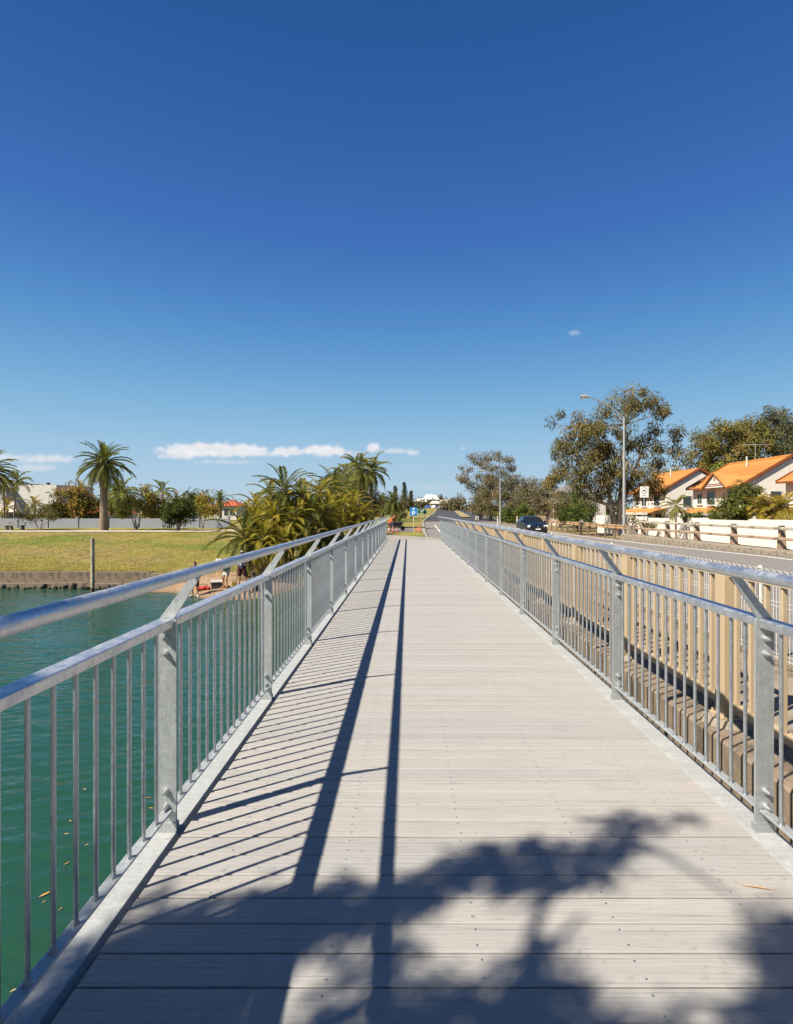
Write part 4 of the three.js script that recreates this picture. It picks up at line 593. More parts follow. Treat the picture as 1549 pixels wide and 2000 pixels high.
  for (const [y, d] of [[.2, 1.5], [.5, 1.55], [.8, 1.5], [.3, 1.8], [.6, 1.85], [.25, 2.1], [.95, 1.75], [.1, 1.25], [.6, 1.3]]) { const c = V(PL, y, -d).addScaledVector(SUN, 5.6).sub(base); limb(tb, arms[0][8].clone(), c, .01, .004, R, .08, 4, 4); clump(c, .16, .14, 80); }
  tb.build('trunk', M.barkPale, g); lb.build('crown', M.leaf, g);
}

// ---------------------------------------------------------------- tufts of grass over the lawn and the bank edge
{
  const b = new MB(), R = rng(820); for (let k = 0; k < 5; k++) { const a = k * 1.257 + R(), e = V(Math.cos(a) * .05, .06 + .05 * R(), Math.sin(a) * .05), w = V(-Math.sin(a) * .012, 0, Math.cos(a) * .012); b.tri(w.clone().negate(), w, e); }
  const N = 60000, im = new THREE.InstancedMesh(b.geo(), mat(C(1, 1, 1), 1, 0, { side: THREE.DoubleSide }), N), m = new THREE.Matrix4(), q = new THREE.Quaternion(), col = new THREE.Color(); let n = 0;
  while (n < N) {
    const d = 31.8 + Math.pow(R(), 1.25) * 22, x = lerp(wx(-60, d), wx(560, d), R()), edge = d < 32.1, h = ground(x, d), p = fbm(x * .7, d * .7, 822, 3);
    if (x > -14 && h < -2.12 + .3 * (p - .5)) continue; if (R() > .25 + p * 1.1) continue;
    const s = (.3 + .4 * R()) * (edge ? 1.8 : 1); m.compose(V(x, h - .005, -d), q.setFromAxisAngle(V(0, 1, 0), R() * 6.28), V(s, s * (.6 + .8 * R()), s)); im.setMatrixAt(n, m);
    const g = sstep(.45, .62, fbm(x * 0.16, d * 0.3, 210, 4)), k = .9 + .3 * R(); im.setColorAt(n, col.setRGB(lerp(.29, .17, g) * k, lerp(.235, .2, g) * k, lerp(.05, .02, g) * k)); n++;
  }
  im.name = 'lawn_grass'; im.castShadow = im.receiveShadow = true; tag(im, 'short dry grass tufts covering the sloping lawn', 'grass', null, 'stuff'); scene.add(im);
}
// ---------------------------------------------------------------- sea wall, rocks, mooring pole
{
  const g = thing('sea_wall', 'low brown concrete sea wall below the lawn', 'wall'), R = rng(600);
  for (let x = -15.1, k = 0; x > -110; x -= 1.78, k++) { const h = (R() - .5) * .03, dz = (R() - .5) * .03; new MB().prism([[x - 1.765, -3.3], [x, -3.3], [x, -1.9 + h], [x - 1.765, -1.9 + h]], -31.75 + dz, -31.4 + dz).build('wall_panel', M.concOld, g); new MB().box(x - 1.765, x, -3.3, -2.52 + h * 2, -31.4, -31.15 + dz).build('footing', M.concOld, g); }
  new MB().hexa([V(-15.09, -3.3, -31.4), V(-12.6, -3.3, -31.2), V(-12.6, -3.3, -31.55), V(-15.09, -3.3, -31.75), V(-15.09, -1.95, -31.4), V(-12.6, -2.3, -31.2), V(-12.6, -2.3, -31.55), V(-15.09, -1.95, -31.75)]).build('end_panel', M.concOld, g);
  const rockGeo = s => { const q = new THREE.IcosahedronGeometry(1, 2), p = q.attributes.position, rr = rng(s); const seeds = [...Array(7)].map(() => rv(rr).normalize()); for (let i = 0; i < p.count; i++) { const v = V(p.getX(i), p.getY(i), p.getZ(i)).normalize(); let k = 1; for (const n of seeds) { const dd = v.dot(n); if (dd > .62) k = Math.min(k, .62 / dd); } k *= 1 + .08 * (fbm(v.x * 4 + 9, v.y * 4 + v.z * 3, s, 2) - .5); v.multiplyScalar(k); p.setXYZ(i, v.x, v.y, v.z); } q.computeVertexNormals(); return q; };
  const geos = [1, 2, 3, 4, 5].map(k => rockGeo(610 + k));
  const size = r => r > .3 ? 'large' : r > .2 ? 'middling' : 'small';
  const rk = [[6, .24], [32, .18], [48, .12], [66, .15], [86, .22], [96, .14], [106, .2], [126, .26], [144, .33], [160, .28], [172, .14], [190, .22], [206, .27], [222, .2], [236, .26], [246, .16], [150, .15], [-20, .25], [-45, .2], [118, .12], [18, .14], [56, .17], [-70, .25]]; rk.forEach(([px, r], i) => { const d = 30.9 - R() * .6, m = mesh('shore_rock', geos[i % 5], M.rock, null, [wx(px, d), WATER + r * .25, -d], [R() * 3, R() * 6, R() * 3]); m.scale.set(r * 1.0 * (.7 + .7 * R()), r * .8, r); const all = rk.map(q => q[0]).sort((p, q) => p - q), left = all.filter(q => q < 181).reverse(), right = all.filter(q => q >= 181), nth = ['nearest', 'second', 'third', 'fourth', 'fifth', 'sixth', 'seventh', 'eighth', 'ninth', 'tenth', 'eleventh', 'twelfth', 'thirteenth', 'fourteenth', 'fifteenth', 'sixteenth', 'seventeenth', 'eighteenth', 'nineteenth', 'twentieth'];
    tag(m, `${size(r)} dark rock below the sea wall, ${px < 181 ? nth[left.indexOf(px)] + ' to the left' : nth[right.indexOf(px)] + ' to the right'} of the mooring pole`, 'rock', 'rocks along the sea wall'); });
  const x = wx(181, 29.2), p = thing('mooring_pole', 'weathered grey mooring pole standing in the creek', 'pole', [x, WATER, -29.2]);
  new MB().tube([V(0, -1.4, 0), V(0, .25, 0)], .105, 14).build('wet_foot', mat(C(.1, .085, .06), .6, 0, { map: T.bark }), p); new MB().tube([V(0, .25, 0), V(0, 2.9, 0), V(0, 2.93, 0)], [.1, .1, .085], 14).build('shaft', mat(C(.42, .36, .27), .9, 0, { map: T.bark }), p);
}
// ---------------------------------------------------------------- left: park wall, houses, benches
{
  const g = thing('park_wall', 'long pale blue grey rendered garden wall behind the park', 'wall'), d0 = 64, gy = x => ground(x, d0) - .25;
  for (let x = -111.2, k = 0; x < -21.6; x += 3.6, k++) { new MB().box(x, x + 3.35, gy(x), .78, -d0 - .12, -d0 + .06).build('wall_panel', M.blueWall, g); new MB().box(x + 3.352, x + 3.6, gy(x), .93, -d0 - .16, -d0 + .13).box(x + 3.32, x + 3.63, .932, .99, -d0 - .2, -d0 + .17).build('pier', M.blueWall, g); }
  const w = thing('white_house', 'white flat roofed modern house at the left behind the park wall', 'house', [wx(60, 76), -.4, -76]);
  const X = p => wx(p, 76) - wx(60, 76), Y = y => wy(y, 76) + .4;
  new MB().box(X(28), X(110), Y(968) - 2.6, Y(947), -9, .0).build('wall', M.white, w); new MB().box(X(-60), X(27.8), 0, Y(952), -8, 1.5).build('wall', M.greyHouse, w); new MB().box(X(28), X(108), 0, Y(968) - 2.62, -8, -.6).build('lower_wall', M.greyHouse, w);
  new MB().hexa([V(X(10), Y(1000), 2.8), V(X(60), Y(1000), 2.8), V(X(60), Y(1000), 1.6), V(X(10), Y(1000), 1.6), V(X(16), Y(980), 2.3), V(X(52), Y(980), 2.3), V(X(52), Y(980), 1.7), V(X(16), Y(980), 1.7)]).build('awning', M.white, w);
  new MB().box(X(14), X(30), Y(945), Y(942), -6, -.5).build('parapet', M.greyHouse, w); new MB().tube([V(X(76), Y(947), -2), V(X(76), Y(941), -2)], .25, 8).build('vent', M.darkIn, w);
  for (const [a, b] of [[-10, -2], [6, 14]]) { const f = new MB().box(X(a), X(b), Y(1004), Y(988), 1.5, 1.56).build('window', M.white, w); new MB().box(X(a) + .08, X(b) - .08, Y(1004) + .08, Y(988) - .08, 1.561, 1.575).build('pane', M.glass, f); }
  const hip = (name, label, px0, px1, pyE, pyR, d, mw, mr, group) => { // small hipped house
    const h = thing(name, label, 'house', [wx((px0 + px1) / 2, d), -.3, -d]), a = wx(px1, d) - wx(px0, d), e = wy(pyE, d) + .3, r = wy(pyR, d) + .3, q = a / 2, o = .5;
    new MB().box(-q, q, 0, e, -8, 0).build('wall', mw, h); const A = [V(-q - o, e, o), V(q + o, e, o), V(q + o, e, -8 - o), V(-q - o, e, -8 - o)], rg = Math.max(.3, q - 3), B = [V(-rg, r, -4), V(rg, r, -4)];
    new MB().quad(A[0], A[1], B[1], B[0]).quad(A[2], A[3], B[0], B[1]).tri(A[1], A[2], B[1]).tri(A[3], A[0], B[0]).quad(A[3], A[2], A[1], A[0]).build('roof', mr, h);
    for (const t of [-.55, .1, .6]) { const f = new MB().box(t * q - .5, t * q + .5, e * .35, e * .8, 0, .05).build('window', M.white, h); new MB().box(t * q - .42, t * q + .42, e * .35 + .08, e * .8 - .08, .051, .065).build('pane', M.glass, f); } return h;
  };
  hip('red_roof_house', 'distant house with red tiled roof right of the small date palm', 418, 462, 988, 976, 104, M.white, M.roofRed);
  hip('red_roof_house', 'orange roofed house glimpsed behind the rusty thicket', 150, 215, 1002, 984, 78, M.white, M.roofRed);
  hip('grey_roof_house', 'house with grey roof peeking over the garden thicket', 308, 352, 990, 971, 82, M.greyHouse, M.roofGrey);
  hip('grey_roof_house', 'low pale house far behind the palm clump', 462, 500, 990, 980, 110, M.white, M.roofGrey);
  const b0 = thing('park_bench', 'pale park bench nearest the small open tree', 'bench', at(33, 58), 0, 'park benches');
  new MB().box(-.9, .9, .44, .5, -.22, .22).build('seat', M.conc, b0); for (const x of [-.62, .62]) new MB().hexa([V(x - .14, -.1, .18), V(x + .14, -.1, .18), V(x + .14, -.1, -.18), V(x - .14, -.1, -.18), V(x - .1, .44, .15), V(x + .1, .44, .15), V(x + .1, .44, -.15), V(x - .1, .44, -.15)]).build('leg', M.timber, b0); new MB().box(-.9, .9, .74, .8, -.34, -.28).build('backrest', M.conc, b0); for (const x of [-.7, .7]) new MB().box(x - .03, x + .03, .45, .8, -.275, -.225).build('back_support', M.conc, b0);
  const b1 = copyOf(b0, 'dark green park bench cut by the left frame edge'); b1.position.set(...at(2, 58.6));
}
// ---------------------------------------------------------------- right: garden wall and town houses
{
  const g = thing('garden_wall', 'cream rendered garden wall in front of the town houses', 'wall'), x = 19; let d = 22;
  const R = rng(640); for (let k = 0; d < 54; k++) { const L = [4.2, 3.8, 4.6, 4.0, 4.4, 3.6, 4.2][k % 7], y = 1.16 + (k % 2 ? .05 : -.03); new MB().box(x, x + .18, -.9, y, -Math.min(d + L, 54.4), -d - .03).build('wall_panel', M.wallRend, g); if (k % 2) new MB().box(x - .05, x + .24, -.9, y + .02, -d - .029, -d + .25).build('pier', M.wallRend, g); d += L; }
  const kind = [[.82, .76, .66]];
  function town(d0, d1, label, seed) {
    const h = thing('town_house', label, 'house', [25.5, -.6, -d0], 0, 'orange roofed town houses'), L = d1 - d0, e = 4.5, r = 6.4, xr = 3.25, xb = 7, sl = (r - e) / xr, R = rng(seed);
    const o = .45, yE = e - .5 * sl, slope = (r - yE) / (xr + .5);
    // walls: gable prism between the roof ends
    new MB().prism([[0, 0], [xb, 0], [xb, e - .1], [xr, r - .18], [0, e - .1]], -L + .1, -.1).build('wall', M.wallRend, h);
    // tiled slopes: each course is its own strip of pan tiles
    const roof = new MB().prism([[-.5, yE - .1], [xr, r - .14], [xb + .5, yE - .1], [xb + .5, yE - .04], [xr, r - .07], [-.5, yE - .04]], -L, 0).build('roof', M.roofEdge, h);
    const len = Math.hypot(xr + .5, r - yE), nC = 13, ux = (xr + .5) / len, uy = (r - yE) / len;
    for (let k = 0; k < nC; k++) {
      const s0 = len * k / nC - .03, s1 = len * (k + 1) / nC + .05, b = new MB(), nW = Math.round(L / .3), sub = 4, lift = .055;
      for (let j = 0; j < nW * sub; j++) { const z0 = -L * j / (nW * sub), z1 = -L * (j + 1) / (nW * sub), wv = z => .028 * Math.sin(z / L * nW * 2 * Math.PI), q = (s, y, z) => V(-.5 + ux * s - uy * y, yE + uy * s + ux * y, z); b.quad(q(s0, lift + wv(z0), z0), q(s1, .012 + wv(z0), z0), q(s1, .012 + wv(z1), z1), q(s0, lift + wv(z1), z1)); b.quad(q(s0, lift + wv(z1), z1), q(s0, -.01, z1), q(s0, -.01, z0), q(s0, lift + wv(z0), z0)); }
      const gq = b.geo(); b.hasC = false; mesh('tile_course', gq, M.roofOr[Math.floor(R() * 5)], roof);
    }
    new MB().tube([V(xr, r + .04, .02), V(xr, r + .04, -L - .02)], .11, 8).build('ridge_tiles', M.roofOr[1], roof);
    for (const z of [.03, -L - .03]) new MB().bar(V(-.55, yE + .03, z), V(xr, r + .05, z), .09, .2).bar(V(xb + .55, yE + .03, z), V(xr, r + .05, z), .09, .2).build('barge_tiles', M.roofEdge, roof);
    new MB().box(-.62, -.5, yE - .1, yE + .03, -L, 0).build('gutter', M.roofEdge, roof);
    // gablet over the eave, facing the road
    const gc = -L * .42, gw = 1.75, gh = 1.1, gb = new MB(), gp = [V(-.66, yE - .05, gc - gw), V(-.66, yE - .05, gc + gw), V(-.66, yE + gh, gc)], gq2 = gp.map(v => v.clone().add(V(.08, 0, 0))); gb.tri(gp[0], gp[1], gp[2]); gb.tri(gq2[1], gq2[0], gq2[2]); for (let i = 0; i < 3; i++) { const j = (i + 1) % 3; gb.quad(gp[j], gp[i], gq2[i], gq2[j]); } gb.build('gablet', M.white, h);
    const gr = new MB(), bk = V(1.4, yE + gh, gc); for (const s of [-1, 1]) { const A = V(-.78, yE - .12, gc + s * (gw + .12)), B = V(-.78, yE + gh + .06, gc), D = V(-.2, yE + .12, gc + s * (gw + .12)); s > 0 ? gr.quad(A, D, bk, B) : gr.quad(B, bk, D, A); gr.bar(A, B, .1, .12); } gr.build('gablet_roof', M.roofOr[0], h);
    new MB().bar(V(-.67, yE + .12, gc - gw * .75), V(-.67, yE + .12, gc + gw * .75), .04, .05).bar(V(-.67, yE + .25, gc - gw * .6), V(-.67, yE + .25, gc + gw * .6), .04, .05).prism([[-.69, yE + .5], [-.66, yE + .5], [-.66, yE + .78], [-.69, yE + .78]], gc - .1, gc + .1).build('gablet_trim', M.brickRed, h);
    // windows on the road side and on the gable
    for (const [z, y, w2, hh] of [[-L * .26, 2.75, .62, 1.2], [-L * .62, 2.75, .62, 1.2], [-L * .84, 2.85, .4, .9]]) { const f = new MB().box(-.05, 0, y, y + hh, z - w2, z + w2).build('window', M.white, h); new MB().box(-.065, -.051, y + .07, y + hh - .07, z - w2 + .07, z - .03).build('pane', M.glass, f); new MB().box(-.065, -.051, y + .07, y + hh - .07, z + .03, z + w2 - .07).build('pane', M.glass, f); new MB().box(-.12, .0, y - .08, y - .002, z - w2 - .1, z + w2 + .1).build('sill', M.white, f); }
    { const f = new MB().box(1.6, 2.5, 2.7, 3.8, -.1, -.05).build('window', M.white, h); new MB().box(1.67, 2.43, 2.77, 3.73, -.049, -.035).build('pane', M.glass, f); }
    // lower verandah roof with posts and dark openings
    const vr = new MB().hexa([V(-1.9, 2.0, 0), V(-.002, 2.45, 0), V(-.002, 2.45, -L), V(-1.9, 2.0, -L), V(-1.9, 2.08, 0), V(-.002, 2.56, 0), V(-.002, 2.56, -L), V(-1.9, 2.08, -L)]).build('verandah_roof', M.roofOr[2], h);
    new MB().box(-1.95, -1.901, 1.9, 2.1, -L, 0).build('fascia', M.white, h);
    for (const z of [-.3, -L * .35, -L * .68, -L + .3]) new MB().box(-1.85, -1.7, 0, 2.0, z - .08, z + .08).build('verandah_post', M.white, h);
    for (const z of [-L * .2, -L * .52, -L * .84]) { const dq = new MB().box(-.04, 0, .1, 2.05, z - .8, z + .8).build('door', M.white, h); new MB().box(-.055, -.041, .2, 1.95, z - .72, z + .72).build('pane', M.glass, dq); }
    new MB().tube([V(xr - .9, r - .5, -L * .5), V(xr - .9, r + .35, -L * .5)], .06, 8).build('vent_pipe', M.white, h);
    return h;
  }
  town(40.2, 48.2, 'middle orange roofed town house with white gable', 651); town(53, 61, 'left orange roofed town house behind the gum tree', 652); town(27.6, 36.4, 'right orange roofed town house cut by the frame edge', 653);
  const a = thing('roof_aerial', 'thin television aerial on the middle orange roof', 'aerial', [28.75, 5.75, -44.5]); new MB().tube([V(0, -.1, 0), V(0, 1.5, 0)], .025, 6).build('mast', M.lampSteel, a); const ab = new MB().tube([V(-1.1, 1.4, 0), V(1.1, 1.4, 0)], .018, 5); for (let i = -5; i <= 5; i++) ab.tube([V(i * .2, 1.4, -.35), V(i * .2, 1.4, .35)], .01, 4); ab.build('boom', M.lampSteel, a);
  // white block behind the gum
  const w = thing('white_block', 'white building glimpsed through the gum tree', 'house', [wx(1135, 74), -.4, -74]); new MB().box(-3, 3.4, 0, 4.6, -7, 0).build('wall', M.white, w); new MB().hexa([V(-3.5, 4.6, .5), V(3.9, 4.6, .5), V(3.9, 4.6, -7.5), V(-3.5, 4.6, -7.5), V(-1, 5.8, -3), V(1.4, 5.8, -3), V(1.4, 5.8, -4), V(-1, 5.8, -4)]).build('roof', M.roofGrey, w); { const f = new MB().box(-1.6, -.2, 2.4, 3.6, .0, .05).build('window', M.greyHouse, w); new MB().box(-1.5, -.3, 2.5, 3.5, .051, .065).build('pane', M.glass, f); }
}
// ---------------------------------------------------------------- street lamps, poles, signs
function lamp(label, px, d, hPole, arm, rise, base) {
  const g = thing('street_lamp', label, 'street lamp', [wx(px, d), base ?? ground(wx(px, d), d), -d], 0, 'street lamps');
  new MB().tube([V(0, -.1, 0), V(0, hPole, 0)], [.13, .07], 12).build('pole', M.lampSteel, g);
  new MB().tube([V(0, -.05, 0), V(0, .35, 0)], .17, 12).build('base', M.lampSteel, g);
  const pts = []; for (let i = 0; i <= 10; i++) { const t = i / 10; pts.push(V(-arm * t, hPole - .02 + rise * (1.55 * t - .55 * t * t), 0)); } new MB().tube(pts, pts.map((_, i) => lerp(.065, .04, i / 10)), 8).build('arm', M.lampSteel, g);
  const e = pts[10], hd = new MB().tube([e.clone().add(V(.12, 0, 0)), e.clone().add(V(0, .01, 0)), e.clone().add(V(-.25, .0, 0)), e.clone().add(V(-.55, -.01, 0)), e.clone().add(V(-.62, -.01, 0))], [.06, .11, .15, .12, .04], 12).build('lamp_head', M.lampSteel, g); hd.scale.set(1, 1, 1);
  new MB().tube([e.clone().add(V(-.18, -.1, 0)), e.clone().add(V(-.36, -.13, 0)), e.clone().add(V(-.52, -.09, 0))], [.06, .1, .05], 10).build('lens', mat(C(.8, .8, .78), .2), hd);
  return g;
}
lamp('tall street lamp in front of the big gum tree', 1219, 41, wy(815, 41) + .3, 2.75, 1.65, -.35);
lamp('street lamp standing beside the scrub left of the car', 977, 76, wy(935, 76) + .25, 2.4, 1.0);
lamp('distant street lamp at the start of the rise', 920, 150, wy(962, 150) - 1.0, 1.4, .7);
lamp('most distant street lamp seen over the crest', 905, 235, wy(967, 235) - 2.2, 1.6, .8);
for (const [px, d, top, label] of [[894, 205, 962, 'tall thin timber pole on the far rise'], [885, 190, 970, 'short pale pole on the far median']]) { const g = thing('utility_pole', label, 'pole', at(px, d)); new MB().tube([V(0, -.2, 0), V(0, wy(top, d) - ground(wx(px, d), d), 0)], [.18, .12], 8).build('shaft', M.timber, g); new MB().box(-1, 1, wy(top, d) - ground(wx(px, d), d) - .6, wy(top, d) - ground(wx(px, d), d) - .45, -.08, .08).build('crossarm', M.timber, g); }
function canvasTex(w, h, draw) { const c = document.createElement('canvas'); c.width = w; c.height = h; draw(c.getContext('2d'), w, h); const t = new THREE.CanvasTexture(c); t.colorSpace = THREE.SRGBColorSpace; return t; }
function signFace(w, h, t) { const g = new THREE.PlaneGeometry(w, h); return [g, mat(C(1, 1, 1), .6, 0, { map: t })]; }
{
  const g = thing('parking_sign', 'blue parking sign with white letter P on a slim post', 'sign', [wx(808, 43), 0, -43]);
  new MB().tube([V(0, -.2, 0), V(0, 2.0, 0)], .03, 8).build('post', mat(C(.5, .42, .3), .7), g);
  const p = new MB().prism(roundRect(-.27, .27, 1.28, 1.96, .04, 3), .031, .04).build('panel', mat(C(.02, .22, .50), .5), g);
  const P = []; const sb = new MB(); const W = mat(C(.85, .85, .85), .5);
  // the letter: stem, bowl; the arrow above
  sb.box(-.11, -.05, 1.34, 1.66, .0405, .046); const arc = (r0, r1, cx, cy, a0, a1, n) => { for (let i = 0; i < n; i++) { const a = a0 + (a1 - a0) * i / n, b = a0 + (a1 - a0) * (i + 1) / n; sb.quad(V(cx + r0 * Math.cos(a), cy + r0 * Math.sin(a), .046), V(cx + r1 * Math.cos(a), cy + r1 * Math.sin(a), .046), V(cx + r1 * Math.cos(b), cy + r1 * Math.sin(b), .046), V(cx + r0 * Math.cos(b), cy + r0 * Math.sin(b), .046)); } };
  arc(.05, .105, .02, 1.555, -Math.PI / 2, Math.PI / 2, 10); sb.box(-.051, .02, 1.605, 1.66, .0405, .046); sb.box(-.051, .02, 1.45, 1.505, .0405, .046);
  sb.tri(V(-.1, 1.87, .046), V(0, 1.76, .046), V(.1, 1.87, .046)); sb.box(-.06, .06, 1.87, 1.9, .0405, .046); sb.build('marking', W, p);
  const d = 100, q = thing('direction_sign', 'green road direction sign with white arrows beyond the driveway', 'sign', [wx(824, d), ground(wx(824, d), d), -d]); const y0 = wy(1004, d) - q.position.y, y1 = wy(994, d) - q.position.y, w = .85;
  for (const x of [-.45, .45]) new MB().tube([V(x, -.2, -.06), V(x, y1, -.06)], .05, 8).build('post', M.lampSteel, q);
  new MB().box(-w, w, y0, y1, -.005, .02).build('panel', mat(C(.01, .16, .07), .5), q);
  const t = canvasTex(256, 128, (c, W2, H) => { c.fillStyle = '#0f5a35'; c.fillRect(0, 0, W2, H); c.strokeStyle = '#fff'; c.lineWidth = 5; c.strokeRect(5, 5, W2 - 10, H - 10); c.lineWidth = 10; c.beginPath(); c.moveTo(100, 112); c.lineTo(128, 62); c.lineTo(180, 30); c.moveTo(128, 62); c.lineTo(86, 40); c.moveTo(180, 30); c.lineTo(160, 32); c.moveTo(180, 30); c.lineTo(174, 48); c.stroke(); c.fillStyle = '#d8c23a'; c.beginPath(); c.arc(175, 84, 14, 0, 7); c.fill(); });
  const [pg, pm] = signFace(w * 2, y1 - y0, t); mesh('sign_face', pg, pm, q, [0, (y0 + y1) / 2, .024]);
  const sd = 37.6, s = thing('no_fishing_sign', 'white square no fishing sign on a thin pole', 'sign', [wx(1258, sd), -.2, -sd]), a0 = wy(972, sd) + .2, a1 = wy(950, sd) + .2;
  new MB().tube([V(0, -.2, 0), V(0, a1, 0)], .03, 8).build('pole', M.lampSteel, s); new MB().box(-.31, .31, a0, a1, .031, .042).build('panel', M.white, s);
  const t2 = canvasTex(256, 300, (c) => { c.fillStyle = '#efeae0'; c.fillRect(0, 0, 256, 300); c.strokeStyle = '#222'; c.lineWidth = 4; c.strokeRect(6, 6, 244, 288); c.lineWidth = 14; c.beginPath(); c.arc(128, 112, 82, 0, 7); c.stroke(); c.lineWidth = 10; c.beginPath(); c.ellipse(124, 112, 44, 18, .5, 0, 7); c.fillStyle = '#222'; c.fill(); c.beginPath(); c.moveTo(158, 132); c.lineTo(186, 120); c.lineTo(176, 150); c.fill(); c.lineWidth = 13; c.beginPath(); c.moveTo(72, 170); c.lineTo(186, 56); c.stroke(); c.fillRect(52, 226, 152, 12); c.fillRect(72, 252, 112, 12); });
  const [g2, m2] = signFace(.61, a1 - a0 - .01, t2); mesh('sign_face', g2, m2, s, [0, (a0 + a1) / 2, .046]);
  const mk = thing('marker_post', 'short pale marker post on the right verge behind the car', 'post', [wx(1010, 62), ground(wx(1010, 62), 62), -62]); new MB().box(-.07, .07, -.1, 1.25, -.05, .05).build('shaft', M.white, mk); new MB().box(-.05, .05, 1.0, 1.12, .051, .058).build('reflector', mat(C(.5, .05, .04), .4), mk);
  const m2p = copyOf(mk, 'pale marker post on the grass verge left of the lamp'); m2p.position.set(wx(972, 66), ground(wx(972, 66), 66), -66);
  const ut = thing('verge_box', 'small white utility box on the far grass verge', 'box', at(932, 92)); new MB().prism(roundRect(-.28, .28, 0, .75, .06, 3), -.2, .2).build('housing', M.white, ut); new MB().box(-.22, .22, .1, .65, .2, .215).build('door', M.greyHouse, ut);
}
// far buildings at the crest
[[842, 966, 30, 330, 'wide white roofed building on the far crest', 8, [.8, .78, .74]], [822, 973, 22, 300, 'low white roofed building left on the far crest', 6, [.8, .78, .74]], [868, 976, 22, 290, 'grey gabled house right on the far crest', 7, [.45, .38, .32]], [850, 978, 18, 280, 'small grey gabled house in front of the white roof', 6, [.5, .43, .36]]].forEach(([px, top, w, d, label, dep, c]) => {
  const x = wx(px, d), y = ground(x, d) - .5, h = wy(top, d) - y, hw = w * d / FOC / 2, e = h * .62, g = thing('far_house', label, 'house', [x, y, -d], 0, 'houses on the far crest'); const mw = mat(C(.62, .54, .44), .9), mr = mat(C(...c), .8);
  new MB().box(-hw, hw, 0, e, -dep, 0).build('wall', mw, g); new MB().quad(V(-hw - .5, e, .6), V(hw + .5, e, .6), V(hw * .6, h, -dep / 2), V(-hw * .6, h, -dep / 2)).quad(V(hw + .5, e, -dep - .6), V(-hw - .5, e, -dep - .6), V(-hw * .6, h, -dep / 2), V(hw * .6, h, -dep / 2)).tri(V(hw + .5, e, .6), V(hw + .5, e, -dep - .6), V(hw * .6, h, -dep / 2)).tri(V(-hw - .5, e, -dep - .6), V(-hw - .5, e, .6), V(-hw * .6, h, -dep / 2)).quad(V(-hw - .5, e, -dep - .6), V(hw + .5, e, -dep - .6), V(hw + .5, e, .6), V(-hw - .5, e, .6)).build('roof', mr, g);
  for (let i = -2; i <= 2; i++) { const f = new MB().box(i * hw * .38 - .6, i * hw * .38 + .6, e * .3, e * .75, 0, .08).build('window', M.greyHouse, g); new MB().box(i * hw * .38 - .5, i * hw * .38 + .5, e * .3 + .1, e * .75 - .1, .081, .1).build('pane', M.glass, f); }
});
for (const [px, d, c, label] of [[836, 255, [.03, .08, .35], 'small blue car parked on the far crest'], [848, 255, [.7, .68, .65], 'small white car parked on the far crest'], [862, 250, [.65, .62, .6], 'pale van parked right on the far crest']]) { const g = thing('far_car', label, 'car', [wx(px, d), hroad(d), -d], 1.3, 'cars parked on the far crest'); new MB().prism([[-2, .3], [2, .3], [2, .8], [1.2, .9], [.7, 1.45], [-1, 1.45], [-1.7, .95], [-2, .9]], -.85, .85).build('body', mat(C(...c), .35), g); for (const x of [-1.25, 1.25]) for (const z of [-.8, .8]) new MB().tube([V(x, .32, z - .1), V(x, .32, z + .1)], .32, 12).build('wheel', M.darkIn, g); }

